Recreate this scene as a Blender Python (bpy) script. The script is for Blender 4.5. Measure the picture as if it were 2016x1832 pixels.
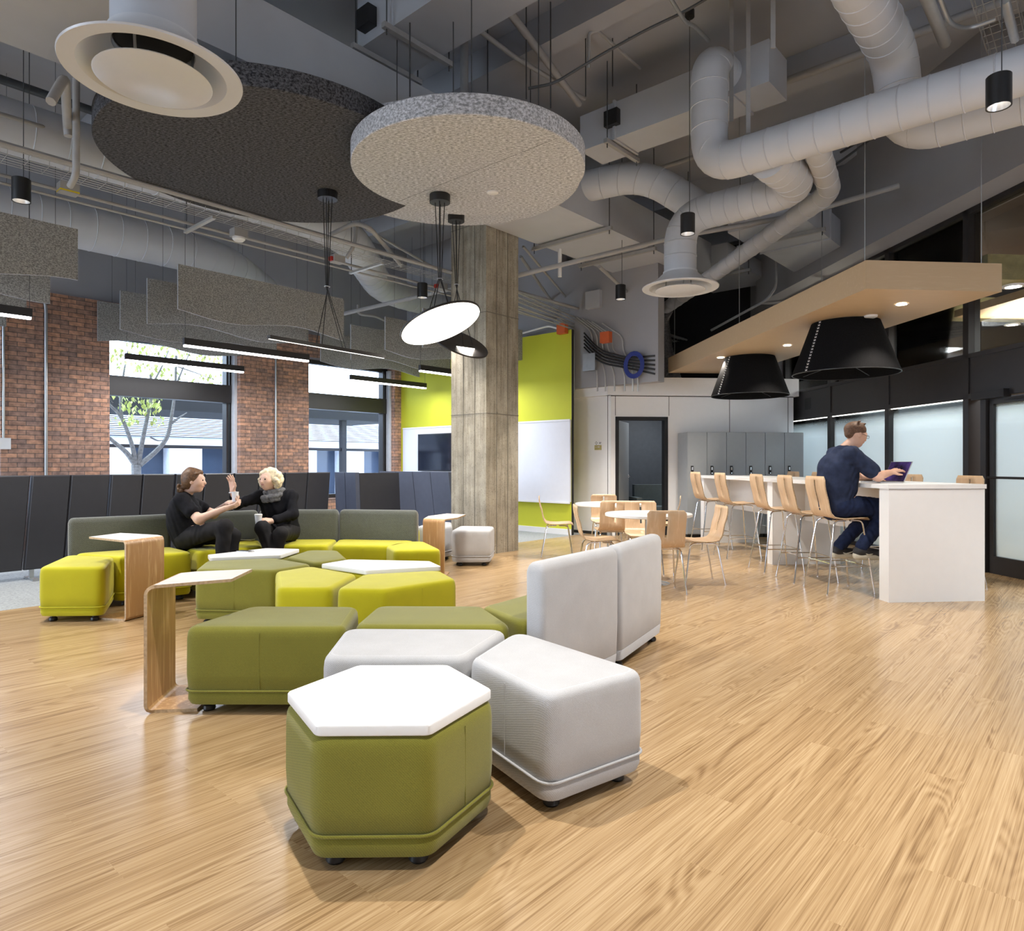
import bpy, bmesh, math, random
import numpy as np
from mathutils import Vector, Matrix
random.seed(7)
for o in list(bpy.data.objects): bpy.data.objects.remove(o)
SC = bpy.context.scene
COL = SC.collection
PI = math.pi
# ------------------------------------------------------------ camera
CH = 1.26
cam = bpy.data.objects.new('camera', bpy.data.cameras.new('camera'))
COL.objects.link(cam); SC.camera = cam
cam.location = (0, 0, CH); cam.rotation_euler = (PI/2, 0, 0)
cam.data.sensor_fit = 'HORIZONTAL'; cam.data.sensor_width = 36; cam.data.lens = 24
cam.data.shift_y = -4/2016; cam.data.clip_start = .05; cam.data.clip_end = 300
# ------------------------------------------------------------ view
SC.view_settings.view_transform = 'Standard'; SC.view_settings.look = 'None'
SC.view_settings.gamma = 1; SC.view_settings.use_curve_mapping = False
SC.view_settings.exposure = 0.32
# ------------------------------------------------------------ world
W = bpy.data.worlds.new('sky'); SC.world = W; W.use_nodes = True
_n = W.node_tree.nodes; _l = W.node_tree.links
_bg = _n['Background']
_bg.inputs['Color'].default_value = (.70, .83, 1, 1); _bg.inputs['Strength'].default_value = 6.5

# ------------------------------------------------------------ frames
F = 1344.0
WV = (.6636, .7481); NV = (-.7481, .6636)         # along / towards the brick wall
WR = math.atan2(WV[1], WV[0])
UR = math.atan2(.0826, .9966)                     # bar frame: local x = v, local y = u
def FS(s, n, z=None):
    x, y = s*WV[0]+n*NV[0], s*WV[1]+n*NV[1]
    return (x, y) if z is None else Vector((x, y, z))
def P(px, py, z):                                  # point seen there at height z
    Y = (z-CH)*F/(912-py); return Vector(((px-1008)/F*Y, Y, z))
def PY(px, py, Y): return Vector(((px-1008)/F*Y, Y, CH+(912-py)/F*Y))
def PN(px, py, n):
    r = (px-1008)/F; return PY(px, py, n/(NV[0]*r+NV[1]))
def PS(px, py, s):
    r = (px-1008)/F; return PY(px, py, s/(WV[0]*r+WV[1]))

# ------------------------------------------------------------ lamps (those of the place, some added to brighten)
def spot(loc, power, ang=80, col=(1, .94, .86), rad=.05, blend=.6, rot=(0, 0, 0)):
    l = bpy.data.lights.new('lamp', 'SPOT'); l.energy = power; l.color = col
    l.spot_size = math.radians(ang); l.spot_blend = blend; l.shadow_soft_size = rad
    o = bpy.data.objects.new('lamp', l); COL.objects.link(o); o.location = loc; o.rotation_euler = rot
    return o
def area(loc, sx, sy, power, rot=(0, 0, 0), col=(1, 1, 1)):
    l = bpy.data.lights.new('lamp', 'AREA'); l.shape = 'RECTANGLE'; l.size = sx; l.size_y = sy
    l.energy = power; l.color = col
    o = bpy.data.objects.new('lamp', l); COL.objects.link(o); o.location = loc; o.rotation_euler = rot
    return o

# ------------------------------------------------------------ materials
def newmat(name):
    m = bpy.data.materials.new(name); m.use_nodes = True
    return m, m.node_tree.nodes, m.node_tree.links, m.node_tree.nodes['Principled BSDF']
def ramp(n, stops):
    r = n.new('ShaderNodeValToRGB'); e = r.color_ramp.elements
    while len(e) < len(stops): e.new(.5)
    for el, (p, c) in zip(e, stops): el.position = p; el.color = (*c, 1)
    return r
def coords(n, l, scale=(1, 1, 1), kind='Object'):
    t = n.new('ShaderNodeTexCoord'); m = n.new('ShaderNodeMapping'); m.inputs['Scale'].default_value = scale
    l.new(t.outputs[kind], m.inputs[0]); return m
def noise(n, l, vec, scale, detail=3, rough=.5, dist=0):
    t = n.new('ShaderNodeTexNoise'); t.inputs['Scale'].default_value = scale
    t.inputs['Detail'].default_value = detail; t.inputs['Roughness'].default_value = rough
    t.inputs['Distortion'].default_value = dist; l.new(vec.outputs[0], t.inputs['Vector']); return t
def bump(n, l, src, dst, strength, dist=.002):
    b = n.new('ShaderNodeBump'); b.inputs['Strength'].default_value = strength
    b.inputs['Distance'].default_value = dist; l.new(src, b.inputs['Height']); l.new(b.outputs[0], dst.inputs['Normal'])
def mul(c, k): return tuple(min(1, x*k) for x in c)
def pm(name, c, rough=.5, metal=0, var=.06, scale=12, bmp=0, spec=.5, sc3=(1, 1, 1)):
    m, n, l, b = newmat(name)
    v = coords(n, l, sc3); t = noise(n, l, v, scale)
    r = ramp(n, [(.3, mul(c, 1-var)), (.7, mul(c, 1+var))]); l.new(t.outputs[0], r.inputs[0]); l.new(r.outputs[0], b.inputs['Base Color'])
    b.inputs['Roughness'].default_value = rough; b.inputs['Metallic'].default_value = metal
    b.inputs['Specular IOR Level'].default_value = spec
    if bmp: bump(n, l, t.outputs[0], b, bmp)
    return m
def emis(name, c, s):
    m, n, l, b = newmat(name)
    b.inputs['Base Color'].default_value = (*c, 1); b.inputs['Emission Color'].default_value = (*c, 1)
    b.inputs['Emission Strength'].default_value = s; return m
def felt(name, dark, light, scale=48):
    m, n, l, b = newmat(name)
    v = coords(n, l, (.6, 1.5, 1)); t = noise(n, l, v, scale, 2, .7)
    r = ramp(n, [(.36, dark), (.64, light)]); l.new(t.outputs[0], r.inputs[0]); l.new(r.outputs[0], b.inputs['Base Color'])
    b.inputs['Roughness'].default_value = .95; b.inputs['Specular IOR Level'].default_value = .1
    bump(n, l, t.outputs[0], b, .3); return m
def fabric(name, c, k=.25, scale=260):
    m, n, l, b = newmat(name)
    v = coords(n, l); w1 = n.new('ShaderNodeTexWave'); w1.inputs['Scale'].default_value = scale/6
    w1.bands_direction = 'DIAGONAL'; w1.inputs['Distortion'].default_value = 1.5
    w2 = n.new('ShaderNodeTexWave'); w2.bands_direction = 'Z'; w2.inputs['Scale'].default_value = scale/4; w2.inputs['Distortion'].default_value = 1
    t = noise(n, l, v, scale, 2, .6); t2 = noise(n, l, v, 7, 2)
    l.new(v.outputs[0], w1.inputs[0]); l.new(v.outputs[0], w2.inputs[0])
    a = n.new('ShaderNodeMath'); a.operation = 'ADD'; l.new(w1.outputs['Fac'], a.inputs[0]); l.new(w2.outputs['Fac'], a.inputs[1])
    a2 = n.new('ShaderNodeMath'); a2.operation = 'MULTIPLY_ADD'; a2.inputs[1].default_value = .25; l.new(a.outputs[0], a2.inputs[0]); l.new(t.outputs[0], a2.inputs[2])
    r = ramp(n, [(.35, mul(c, 1-k)), (1.0, mul(c, 1+k))]); l.new(a2.outputs[0], r.inputs[0])
    mx = n.new('ShaderNodeMix'); mx.data_type = 'RGBA'; mx.blend_type = 'MULTIPLY'; mx.inputs[0].default_value = .18
    l.new(r.outputs[0], mx.inputs['A']); l.new(t2.outputs[0], mx.inputs['B']); l.new(mx.outputs['Result'], b.inputs['Base Color'])
    b.inputs['Roughness'].default_value = .85; b.inputs['Specular IOR Level'].default_value = .15
    b.inputs['Sheen Weight'].default_value = .25; b.inputs['Sheen Roughness'].default_value = .5
    bump(n, l, a2.outputs[0], b, .35, .0015); return m
def wood(name, c1, c2, sc=(1, 14, 14), scale=3, rough=.4, rings=10):
    m, n, l, b = newmat(name); v = coords(n, l, sc)
    t = noise(n, l, v, scale, 4, .55, .3)
    mm = n.new('ShaderNodeMath'); mm.operation = 'MULTIPLY'; mm.inputs[1].default_value = rings; l.new(t.outputs[0], mm.inputs[0])
    s = n.new('ShaderNodeMath'); s.operation = 'SINE'; l.new(mm.outputs[0], s.inputs[0])
    a = n.new('ShaderNodeMath'); a.operation = 'MULTIPLY_ADD'; a.inputs[1].default_value = .25; a.inputs[2].default_value = 0; l.new(s.outputs[0], a.inputs[0])
    a2 = n.new('ShaderNodeMath'); a2.operation = 'ADD'; l.new(a.outputs[0], a2.inputs[0]); l.new(t.outputs[0], a2.inputs[1])
    r = ramp(n, [(.25, c2), (.75, c1)]); l.new(a2.outputs[0], r.inputs[0]); l.new(r.outputs[0], b.inputs['Base Color'])
    b.inputs['Roughness'].default_value = rough; return m
def brickmat(name, c1, c2, mortar):
    m, n, l, b = newmat(name); t = n.new('ShaderNodeTexCoord'); sx = n.new('ShaderNodeSeparateXYZ'); l.new(t.outputs['Object'], sx.inputs[0])
    a = n.new('ShaderNodeMath'); a.operation = 'ADD'; l.new(sx.outputs[0], a.inputs[0]); l.new(sx.outputs[1], a.inputs[1])
    cx = n.new('ShaderNodeCombineXYZ'); l.new(a.outputs[0], cx.inputs[0]); l.new(sx.outputs[2], cx.inputs[1])
    br = n.new('ShaderNodeTexBrick'); l.new(cx.outputs[0], br.inputs['Vector'])
    br.inputs['Scale'].default_value = 1; br.inputs['Brick Width'].default_value = .215; br.inputs['Row Height'].default_value = .067
    br.inputs['Mortar Size'].default_value = .005; br.inputs['Mortar Smooth'].default_value = .3; br.inputs['Bias'].default_value = -.1
    br.inputs['Color1'].default_value = (*c1, 1); br.inputs['Color2'].default_value = (*c2, 1); br.inputs['Mortar'].default_value = (*mortar, 1)
    nz = n.new('ShaderNodeTexNoise'); nz.inputs['Scale'].default_value = 14; nz.inputs['Detail'].default_value = 6; l.new(cx.outputs[0], nz.inputs['Vector'])
    r = ramp(n, [(.3, (.6, .6, .62)), (.7, (1.35, 1.3, 1.25))]); l.new(nz.outputs[0], r.inputs[0])
    mx = n.new('ShaderNodeMix'); mx.data_type = 'RGBA'; mx.blend_type = 'MULTIPLY'; mx.inputs[0].default_value = 1
    l.new(br.outputs['Color'], mx.inputs['A']); l.new(r.outputs[0], mx.inputs['B']); l.new(mx.outputs['Result'], b.inputs['Base Color'])
    b.inputs['Roughness'].default_value = .85
    iv = n.new('ShaderNodeMath'); iv.operation = 'SUBTRACT'; iv.inputs[0].default_value = 1; l.new(br.outputs['Fac'], iv.inputs[1])
    bump(n, l, iv.outputs[0], b, .6, .006); return m
def floormat():
    m, n, l, b = newmat('oak_plank_floor'); v = coords(n, l, (1, 1, 1))
    br = n.new('ShaderNodeTexBrick'); l.new(v.outputs[0], br.inputs['Vector'])
    br.inputs['Scale'].default_value = 1; br.inputs['Brick Width'].default_value = 1.22; br.inputs['Row Height'].default_value = .15
    br.offset = .37; br.offset_frequency = 3; br.inputs['Mortar Size'].default_value = .0008; br.inputs['Mortar Smooth'].default_value = .5
    br.inputs['Color1'].default_value = (0, 0, 0, 1); br.inputs['Color2'].default_value = (1, 1, 1, 1); br.inputs['Mortar'].default_value = (.3, .3, .3, 1)
    sp = n.new('ShaderNodeSeparateXYZ'); l.new(v.outputs[0], sp.inputs[0])
    sepc = n.new('ShaderNodeSeparateColor'); l.new(br.outputs['Color'], sepc.inputs[0])
    def comb(kx, ky, off):
        c = n.new('ShaderNodeCombineXYZ')
        x = n.new('ShaderNodeMath'); x.operation = 'MULTIPLY'; x.inputs[1].default_value = kx; l.new(sp.outputs[0], x.inputs[0])
        y = n.new('ShaderNodeMath'); y.operation = 'MULTIPLY'; y.inputs[1].default_value = ky; l.new(sp.outputs[1], y.inputs[0])
        z = n.new('ShaderNodeMath'); z.operation = 'MULTIPLY'; z.inputs[1].default_value = off; l.new(sepc.outputs[0], z.inputs[0])
        l.new(x.outputs[0], c.inputs[0]); l.new(y.outputs[0], c.inputs[1]); l.new(z.outputs[0], c.inputs[2]); return c
    g = noise(n, l, comb(1.1, 7, 9), 1.0, 1.5, .45, .5)              # cathedral figure
    mm = n.new('ShaderNodeMath'); mm.operation = 'MULTIPLY'; mm.inputs[1].default_value = 75; l.new(g.outputs[0], mm.inputs[0])
    s0 = n.new('ShaderNodeMath'); s0.operation = 'SINE'; l.new(mm.outputs[0], s0.inputs[0])
    msk = noise(n, l, comb(.5, 5, 21), 1.0, 1, .5); mr = n.new('ShaderNodeMapRange'); mr.inputs['From Min'].default_value = .48; mr.inputs['From Max'].default_value = .60; mr.inputs['To Min'].default_value = .15; l.new(msk.outputs[0], mr.inputs[0])
    s = n.new('ShaderNodeMath'); s.operation = 'MULTIPLY'; l.new(s0.outputs[0], s.inputs[0]); l.new(mr.outputs[0], s.inputs[1])
    fine = noise(n, l, comb(1.6, 150, 3), 1.0, 3, .7)
    mid = noise(n, l, comb(.35, 20, 5), 1.0, 3, .6)
    a = n.new('ShaderNodeMath'); a.operation = 'MULTIPLY_ADD'; a.inputs[1].default_value = .085; l.new(s.outputs[0], a.inputs[0]); l.new(fine.outputs[0], a.inputs[2])
    a2 = n.new('ShaderNodeMath'); a2.operation = 'MULTIPLY_ADD'; a2.inputs[1].default_value = .45; l.new(mid.outputs[0], a2.inputs[0]); l.new(a.outputs[0], a2.inputs[2])
    a3 = n.new('ShaderNodeMath'); a3.operation = 'MULTIPLY_ADD'; a3.inputs[1].default_value = .10; l.new(sepc.outputs[0], a3.inputs[0]); l.new(a2.outputs[0], a3.inputs[2])
    r = ramp(n, [(.68, (.215, .127, .058)), (.92, (.365, .24, .122)), (1.25, (.50, .358, .203))])
    # ramp takes 0..1: rescale
    q = n.new('ShaderNodeMapRange'); q.inputs['From Min'].default_value = .48; q.inputs['From Max'].default_value = 1.10; l.new(a3.outputs[0], q.inputs[0])
    e = r.color_ramp.elements; e[0].position = .08; e[1].position = .42; e[2].position = .85
    l.new(q.outputs[0], r.inputs[0]); l.new(r.outputs[0], b.inputs['Base Color'])
    b.inputs['Roughness'].default_value = .26; b.inputs['Specular IOR Level'].default_value = .5
    bump(n, l, fine.outputs[0], b, .12, .001); return m
def concrete(name, c, scale=5, k=.3, boards=False):
    m, n, l, b = newmat(name); v = coords(n, l); t = noise(n, l, v, scale, 8, .65); t2 = noise(n, l, v, 60, 4, .7)
    r = ramp(n, [(.3, mul(c, 1-k)), (.7, mul(c, 1+k))]); l.new(t.outputs[0], r.inputs[0])
    r2 = ramp(n, [(.36, (.35, .33, .3)), (.42, (1, 1, 1))]); l.new(t2.outputs[0], r2.inputs[0])
    mx = n.new('ShaderNodeMix'); mx.data_type = 'RGBA'; mx.blend_type = 'MULTIPLY'; mx.inputs[0].default_value = .7
    l.new(r.outputs[0], mx.inputs['A']); l.new(r2.outputs[0], mx.inputs['B']); out = mx.outputs['Result']
    if boards:                                                    # board marks of the formwork
        v2 = coords(n, l, (9, 9, .5)); t3 = noise(n, l, v2, 2, 5, .7)
        r3 = ramp(n, [(.32, (.55, .5, .42)), (.6, (1.1, 1.08, 1.05))]); l.new(t3.outputs[0], r3.inputs[0])
        m2 = n.new('ShaderNodeMix'); m2.data_type = 'RGBA'; m2.blend_type = 'MULTIPLY'; m2.inputs[0].default_value = .8
        l.new(out, m2.inputs['A']); l.new(r3.outputs[0], m2.inputs['B']); out = m2.outputs['Result']
    l.new(out, b.inputs['Base Color']); b.inputs['Roughness'].default_value = .8
    bump(n, l, t2.outputs[0], b, .4, .004); return m
def glassmat(name, tint=(1, 1, 1), refl=.12):
    m, n, l, b = newmat(name); n.remove(b); out = n['Material Output']
    t = n.new('ShaderNodeBsdfTransparent'); t.inputs[0].default_value = (*tint, 1)
    g = n.new('ShaderNodeBsdfGlossy'); g.inputs['Roughness'].default_value = .02
    f = n.new('ShaderNodeLayerWeight'); f.inputs[0].default_value = refl
    mx = n.new('ShaderNodeMixShader'); l.new(f.outputs['Fresnel'], mx.inputs[0]); l.new(t.outputs[0], mx.inputs[1]); l.new(g.outputs[0], mx.inputs[2])
    l.new(mx.outputs[0], out.inputs[0]); return m
def frostmat():                                                   # film on the glass, fading out towards its top edge
    m, n, l, b = newmat('frosted_film'); n.remove(b); out = n['Material Output']
    t = n.new('ShaderNodeBsdfTransparent'); t.inputs[0].default_value = (.86, .95, .97, 1)
    d = n.new('ShaderNodeBsdfTranslucent'); d.inputs[0].default_value = (.76, .86, .92, 1)
    df = n.new('ShaderNodeBsdfDiffuse'); df.inputs[0].default_value = (.72, .80, .85, 1)
    m0 = n.new('ShaderNodeMixShader'); m0.inputs[0].default_value = .3; l.new(d.outputs[0], m0.inputs[1]); l.new(df.outputs[0], m0.inputs[2])
    tc = n.new('ShaderNodeTexCoord'); sx = n.new('ShaderNodeSeparateXYZ'); l.new(tc.outputs['Object'], sx.inputs[0])
    q = n.new('ShaderNodeMapRange'); q.inputs['From Min'].default_value = 1.98; q.inputs['From Max'].default_value = 1.72; q.inputs['To Max'].default_value = .93; l.new(sx.outputs[2], q.inputs[0])
    q2 = n.new('ShaderNodeMapRange'); q2.inputs['From Min'].default_value = .08; q2.inputs['From Max'].default_value = .5; q2.inputs['To Min'].default_value = .45; l.new(sx.outputs[2], q2.inputs[0])
    mu = n.new('ShaderNodeMath'); mu.operation = 'MULTIPLY'; l.new(q.outputs[0], mu.inputs[0]); l.new(q2.outputs[0], mu.inputs[1])
    mx = n.new('ShaderNodeMixShader'); l.new(mu.outputs[0], mx.inputs[0]); l.new(t.outputs[0], mx.inputs[1]); l.new(m0.outputs[0], mx.inputs[2])
    g = n.new('ShaderNodeBsdfGlossy'); g.inputs['Roughness'].default_value = .05
    f = n.new('ShaderNodeLayerWeight'); f.inputs[0].default_value = .15
    m2 = n.new('ShaderNodeMixShader'); l.new(f.outputs['Fresnel'], m2.inputs[0]); l.new(mx.outputs[0], m2.inputs[1]); l.new(g.outputs[0], m2.inputs[2])
    l.new(m2.outputs[0], out.inputs[0]); return m

M = dict(
 floor=floormat(), ply=wood('oak_veneer', (.62, .40, .20), (.45, .25, .105), (14, 14, 1), 3),
 maple=wood('maple_canopy', (.60, .46, .30), (.53, .385, .235), (1.5, 10, 10), 2.2, .45, 8),
 plytop=wood('washed_ply_top', (.68, .63, .58), (.58, .52, .47), (1, 14, 14), 3, .45),
 chairply=wood('beech_shell', (.72, .53, .35), (.63, .43, .26), (12, 12, 1), 2, .35),
 edge=pm('ply_edge', (.50, .36, .22), .5, var=.2, scale=60),
 brick=brickmat('brick_wall', (.52, .29, .19), (.26, .18, .155), (.13, .105, .095)),
 brickb=brickmat('brick_far', (.33, .20, .13), (.22, .14, .10), (.2, .18, .16)),
 conc=concrete('board_marked_concrete', (.36, .33, .27), 4, .25, True),
 strip=concrete('polished_concrete', (.30, .32, .33), 30, .25),
 ceil=pm('grey_ceiling_paint', (.40, .41, .44), .85, var=.04, scale=2),
 gwall=pm('grey_wall_paint', (.36, .36, .38), .8, var=.03, scale=2),
 duct=pm('painted_spiral_duct', (.55, .565, .60), .55, var=.03, scale=3),
 rduct=pm('painted_sheet_duct', (.48, .495, .53), .55, var=.03, scale=3),
 duct2=pm('painted_steel', (.36, .355, .35), .5, var=.05),
 pipe=pm('painted_pipe', (.36, .355, .35), .5, var=.05), steel=pm('zinc_steel', (.45, .47, .48), .35, .8),
 rod=pm('threaded_rod', (.08, .085, .09), .5, .3), galv=pm('galvanised_tray', (.52, .52, .5), .4, .5),
 foil=pm('foil_duct', (.26, .25, .26), .35, .9, .3, 30, .9), orange=pm('orange_box', (.62, .12, .03), .5),
 feltd=felt('charcoal_felt', (.022, .022, .025), (.135, .137, .15), 60),
 feltl=felt('pale_grey_felt', (.28, .285, .30), (.74, .75, .78), 55),
 feltm=felt('mid_grey_felt', (.17, .17, .168), (.44, .435, .42), 100), felte=pm('felt_cut_edge', (.42, .43, .46), .9),
 olive=fabric('olive_weave', (.215, .205, .03), .3, 420), yellow=fabric('chartreuse_weave', (.52, .48, .012), .12, 500),
 lgrey=fabric('light_grey_weave', (.49, .495, .515), .2, 420), dgrey=fabric('charcoal_green_weave', (.10, .105, .092), .5, 200),
 white=pm('white_laminate', (.80, .80, .80), .35, var=.01), whitew=pm('white_wall_panel', (.80, .80, .81), .6, var=.01),
 wboard=pm('whiteboard_glass', (.78, .80, .86), .12, var=.01), lime=pm('lime_paint', (.55, .57, .03), .7, var=.02, scale=3),
 black=pm('black_plastic', (.012, .012, .013), .4), blackm=pm('black_powder_coat', (.014, .014, .016), .45, spec=.4),
 mull=pm('dark_bronze_frame', (.022, .020, .021), .4), lock=pm('grey_locker', (.34, .36, .375), .45, var=.02),
 gap=pm('shadow_gap', (.02, .02, .02), .8), chrome=pm('chrome', (.75, .76, .78), .12, 1, .02),
 screen=pm('booth_vinyl', (.030, .030, .036), .42, var=.05), screenb=pm('booth_vinyl_window_lit', (.07, .08, .115), .42, var=.05),  # second booth vinyl carries the blue window light in its colour
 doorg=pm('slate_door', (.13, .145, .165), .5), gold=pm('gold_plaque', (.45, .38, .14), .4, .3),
 led=emis('led_strip', (1, .97, 1), 9), ledpan=emis('led_panel', (1, .95, .86), 4.5), lens=emis('lamp_lens', (1, .95, .85), 25),
 ledw=emis('led_cove', (1, .96, .88), 3), glass=glassmat('window_glass', (.93, .96, 1)), glassd=glassmat('transom_glass', (.86, .86, .84), .2),
 frost=frostmat(), diff=pm('diffuser_enamel', (.64, .65, .67), .3, var=.01), diffin=pm('diffuser_inner', (.45, .43, .42), .25, .3),
 shade=pm('black_felt_shade', (.009, .009, .010), .9, var=.2, scale=80, spec=.05), stitch=pm('white_stitch', (.8, .8, .8), .7),
 skin=pm('skin', (.72, .46, .35), .5, var=.04, scale=20), skin2=pm('skin_tanned', (.66, .40, .29), .5, var=.04, scale=20),
 hairb=pm('brown_hair', (.13, .065, .03), .5, var=.45, scale=60, bmp=.6), hairw=pm('blonde_hair', (.74, .62, .42), .5, var=.28, scale=55, bmp=.8),
 hairm=pm('short_brown_hair', (.11, .055, .03), .6, var=.4, scale=80, bmp=.5),
 blackc=pm('black_jersey', (.008, .008, .011), .85, var=.3, scale=25, bmp=.3, spec=.15), blackt=pm('black_trousers', (.014, .013, .015), .8, var=.2, scale=20, spec=.2),
 navy=pm('navy_tee', (.022, .030, .062), .85, var=.2, scale=20, bmp=.2, spec=.15), jeans=pm('dark_jeans', (.012, .020, .055), .8, var=.25, scale=30, spec=.2),
 shoe=pm('black_trainer', (.02, .02, .022), .6), sole=pm('pale_sole', (.55, .52, .42), .6), scarf=pm('grey_scarf', (.13, .13, .14), .95, var=.35, scale=70, bmp=.8),
 eye=pm('dark_eye', (.02, .015, .012), .2), lip=pm('lips', (.42, .14, .12), .4), silver=pm('silver_laptop', (.6, .6, .62), .3, .8),
 tvs=pm('dark_screen', (.008, .010, .02), .08), lapscr=pm('laptop_screen', (.05, .03, .14), .15, var=.8, scale=9), cup=pm('paper_cup', (.75, .76, .8), .5),
 armch=pm('teal_grey_armchair', (.16, .20, .21), .8), asphalt=pm('paving', (.5, .5, .52), .8), fac=pm('pale_facade', (.78, .80, .84), .7),
 facd=pm('facade_window', (.05, .07, .11), .15), louv=pm('louvre', (.62, .65, .70), .5), bark=pm('bark', (.20, .20, .19), .9, var=.3, scale=20, bmp=.5),
 leaf=pm('spring_leaf', (.50, .58, .16), .6, var=.3, scale=9), brown=pm('brown_soffit', (.10, .065, .045), .6), beam=concrete('cream_beam', (.42, .40, .22), 12, .2),
 red=pm('red_tag', (.5, .03, .02), .5), blue=pm('blue_cable', (.02, .04, .25), .5), yellowt=pm('yellow_tag', (.7, .55, .02), .5), darkv=pm('dark_void', (.02, .02, .024), .9))

# ------------------------------------------------------------ mesh builder
class MB:
    def __init__(s): s.v = []; s.f = []; s.mi = []; s.cur = 0
    def add(s, vs, fs, mt=None):
        k = len(s.v)
        s.v += [tuple(mt @ Vector(v)) if mt else tuple(v) for v in vs]
        s.f += [tuple(i+k for i in f) for f in fs]; s.mi += [s.cur]*len(fs); return s
    def box(s, x0, x1, y0, y1, z0, z1, mt=None):
        v = [(x, y, z) for z in (z0, z1) for y in (y0, y1) for x in (x0, x1)]
        return s.add(v, [(0, 2, 3, 1), (4, 5, 7, 6), (0, 1, 5, 4), (2, 6, 7, 3), (0, 4, 6, 2), (1, 3, 7, 5)], mt)
    def prism(s, poly, z0, z1, mt=None):
        a = sum(p[0]*q[1]-q[0]*p[1] for p, q in zip(poly, poly[1:]+poly[:1]))
        if a < 0: poly = poly[::-1]
        n = len(poly); v = [(*p[:2], z0) for p in poly]+[(*p[:2], z1) for p in poly]
        return s.add(v, [tuple(range(n))[::-1], tuple(range(n, 2*n))]+[(i, (i+1) % n, (i+1) % n+n, i+n) for i in range(n)], mt)
    def rings(s, rings, cap0=True, cap1=True, closed=False, mt=None):
        n = len(rings[0]); v = [p for r in rings for p in r]; f = []
        m = len(rings)
        for j in range(m if closed else m-1):
            a, b = j*n, ((j+1) % m)*n
            f += [(a+i, a+(i+1) % n, b+(i+1) % n, b+i) for i in range(n)]
        if not closed and cap0: f.append(tuple(range(n))[::-1])
        if not closed and cap1: f.append(tuple(range((m-1)*n, m*n)))
        return s.add(v, f, mt)
    def lathe(s, prof, seg=32, c=(0, 0, 0), mt=None, cap0=True, cap1=True):
        rs = [[(c[0]+r*math.cos(2*PI*i/seg), c[1]+r*math.sin(2*PI*i/seg), c[2]+z) for i in range(seg)] for r, z in prof]
        return s.rings(rs, cap0, cap1, False, mt)
    def cyl(s, c, r, z0, z1, seg=24, mt=None): return s.lathe([(r, z0), (r, z1)], seg, (c[0], c[1], 0), mt)
    def tube(s, path, r, seg=10, closed=False, mt=None):
        pts = [Vector(p) for p in path]; n = len(pts); rr = r if isinstance(r, (list, tuple)) else [r]*n
        T = []
        for i in range(n):
            a = pts[i-1] if (i or closed) else pts[0]; b = pts[(i+1) % n] if (i < n-1 or closed) else pts[-1]
            d = (b-a); T.append(d.normalized() if d.length > 1e-9 else Vector((0, 0, 1)))
        up = Vector((0, 0, 1)) if abs(T[0].z) < .9 else Vector((1, 0, 0))
        N = (up-T[0]*up.dot(T[0])).normalized(); R = []
        for i in range(n):
            N = (N-T[i]*N.dot(T[i])); N = N.normalized() if N.length > 1e-6 else T[i].orthogonal().normalized()
            B = T[i].cross(N)
            R.append([tuple(pts[i]+(N*math.cos(2*PI*k/seg)+B*math.sin(2*PI*k/seg))*rr[i]) for k in range(seg)])
        return s.rings(R, True, True, closed, mt)
    def bar(s, a, b, w, h, mt=None):
        a, b = Vector(a), Vector(b); d = (b-a).normalized(); up = Vector((0, 0, 1)) if abs(d.z) < .95 else Vector((0, 1, 0))
        x = d.cross(up).normalized()*w/2; y = x.cross(d).normalized()*h/2
        R = [[tuple(p+x+y), tuple(p-x+y), tuple(p-x-y), tuple(p+x-y)] for p in (a, b)]
        return s.rings(R, mt=mt)
    def build(s, name, mats, parent=None, loc=(0, 0, 0), rz=0, smooth=35, mods=None):
        me = bpy.data.meshes.new(name); me.from_pydata(s.v, [], s.f); me.update()
        if not isinstance(mats, (list, tuple)): mats = [mats]
        for m in mats: me.materials.append(M[m] if isinstance(m, str) else m)
        if len(mats) > 1: me.polygons.foreach_set('material_index', s.mi)
        bm = bmesh.new(); bm.from_mesh(me); bmesh.ops.recalc_face_normals(bm, faces=bm.faces); bm.to_mesh(me); bm.free()
        if smooth: me.shade_smooth(); me.set_sharp_from_angle(angle=math.radians(smooth))
        o = bpy.data.objects.new(name, me); COL.objects.link(o); o.location = loc; o.rotation_euler = (0, 0, rz)
        if parent: o.parent = parent
        return o
def tag(o, label, cat=None, group=None, kind=None):
    if label: o['label'] = label
    if cat: o['category'] = cat
    if group: o['group'] = group
    if kind: o['kind'] = kind
    return o
def thing(name, label, cat, loc=(0, 0, 0), rz=0, group=None):
    o = bpy.data.objects.new(name, None); COL.objects.link(o); o.empty_display_size = .1
    o.location = loc; o.rotation_euler = (0, 0, rz); return tag(o, label, cat, group)
def struct(o, label=None): o['kind'] = 'structure'; return tag(o, label)
def dup(root, loc, rz, label, group=None):
    r = root.copy(); COL.objects.link(r); r.location = loc; r.rotation_euler = (0, 0, rz); r['label'] = label
    if group: r['group'] = group
    for ch in list(root.children):
        c = ch.copy(); COL.objects.link(c); c.parent = r
        for g in list(ch.children):
            d = g.copy(); COL.objects.link(d); d.parent = c
    return r
def roundpath(pts, rad, seg=8):
    pts = [Vector(p) for p in pts]; out = [pts[0]]
    for a, b, c in zip(pts, pts[1:], pts[2:]):
        u, v = (a-b), (c-b); k = min(rad, u.length*.48, v.length*.48); p, q = b+u.normalized()*k, b+v.normalized()*k
        out += [(p*(1-t)+b*t)*(1-t)+(b*(1-t)+q*t)*t for t in [i/seg for i in range(seg+1)]]
    out.append(pts[-1]); return out
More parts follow.
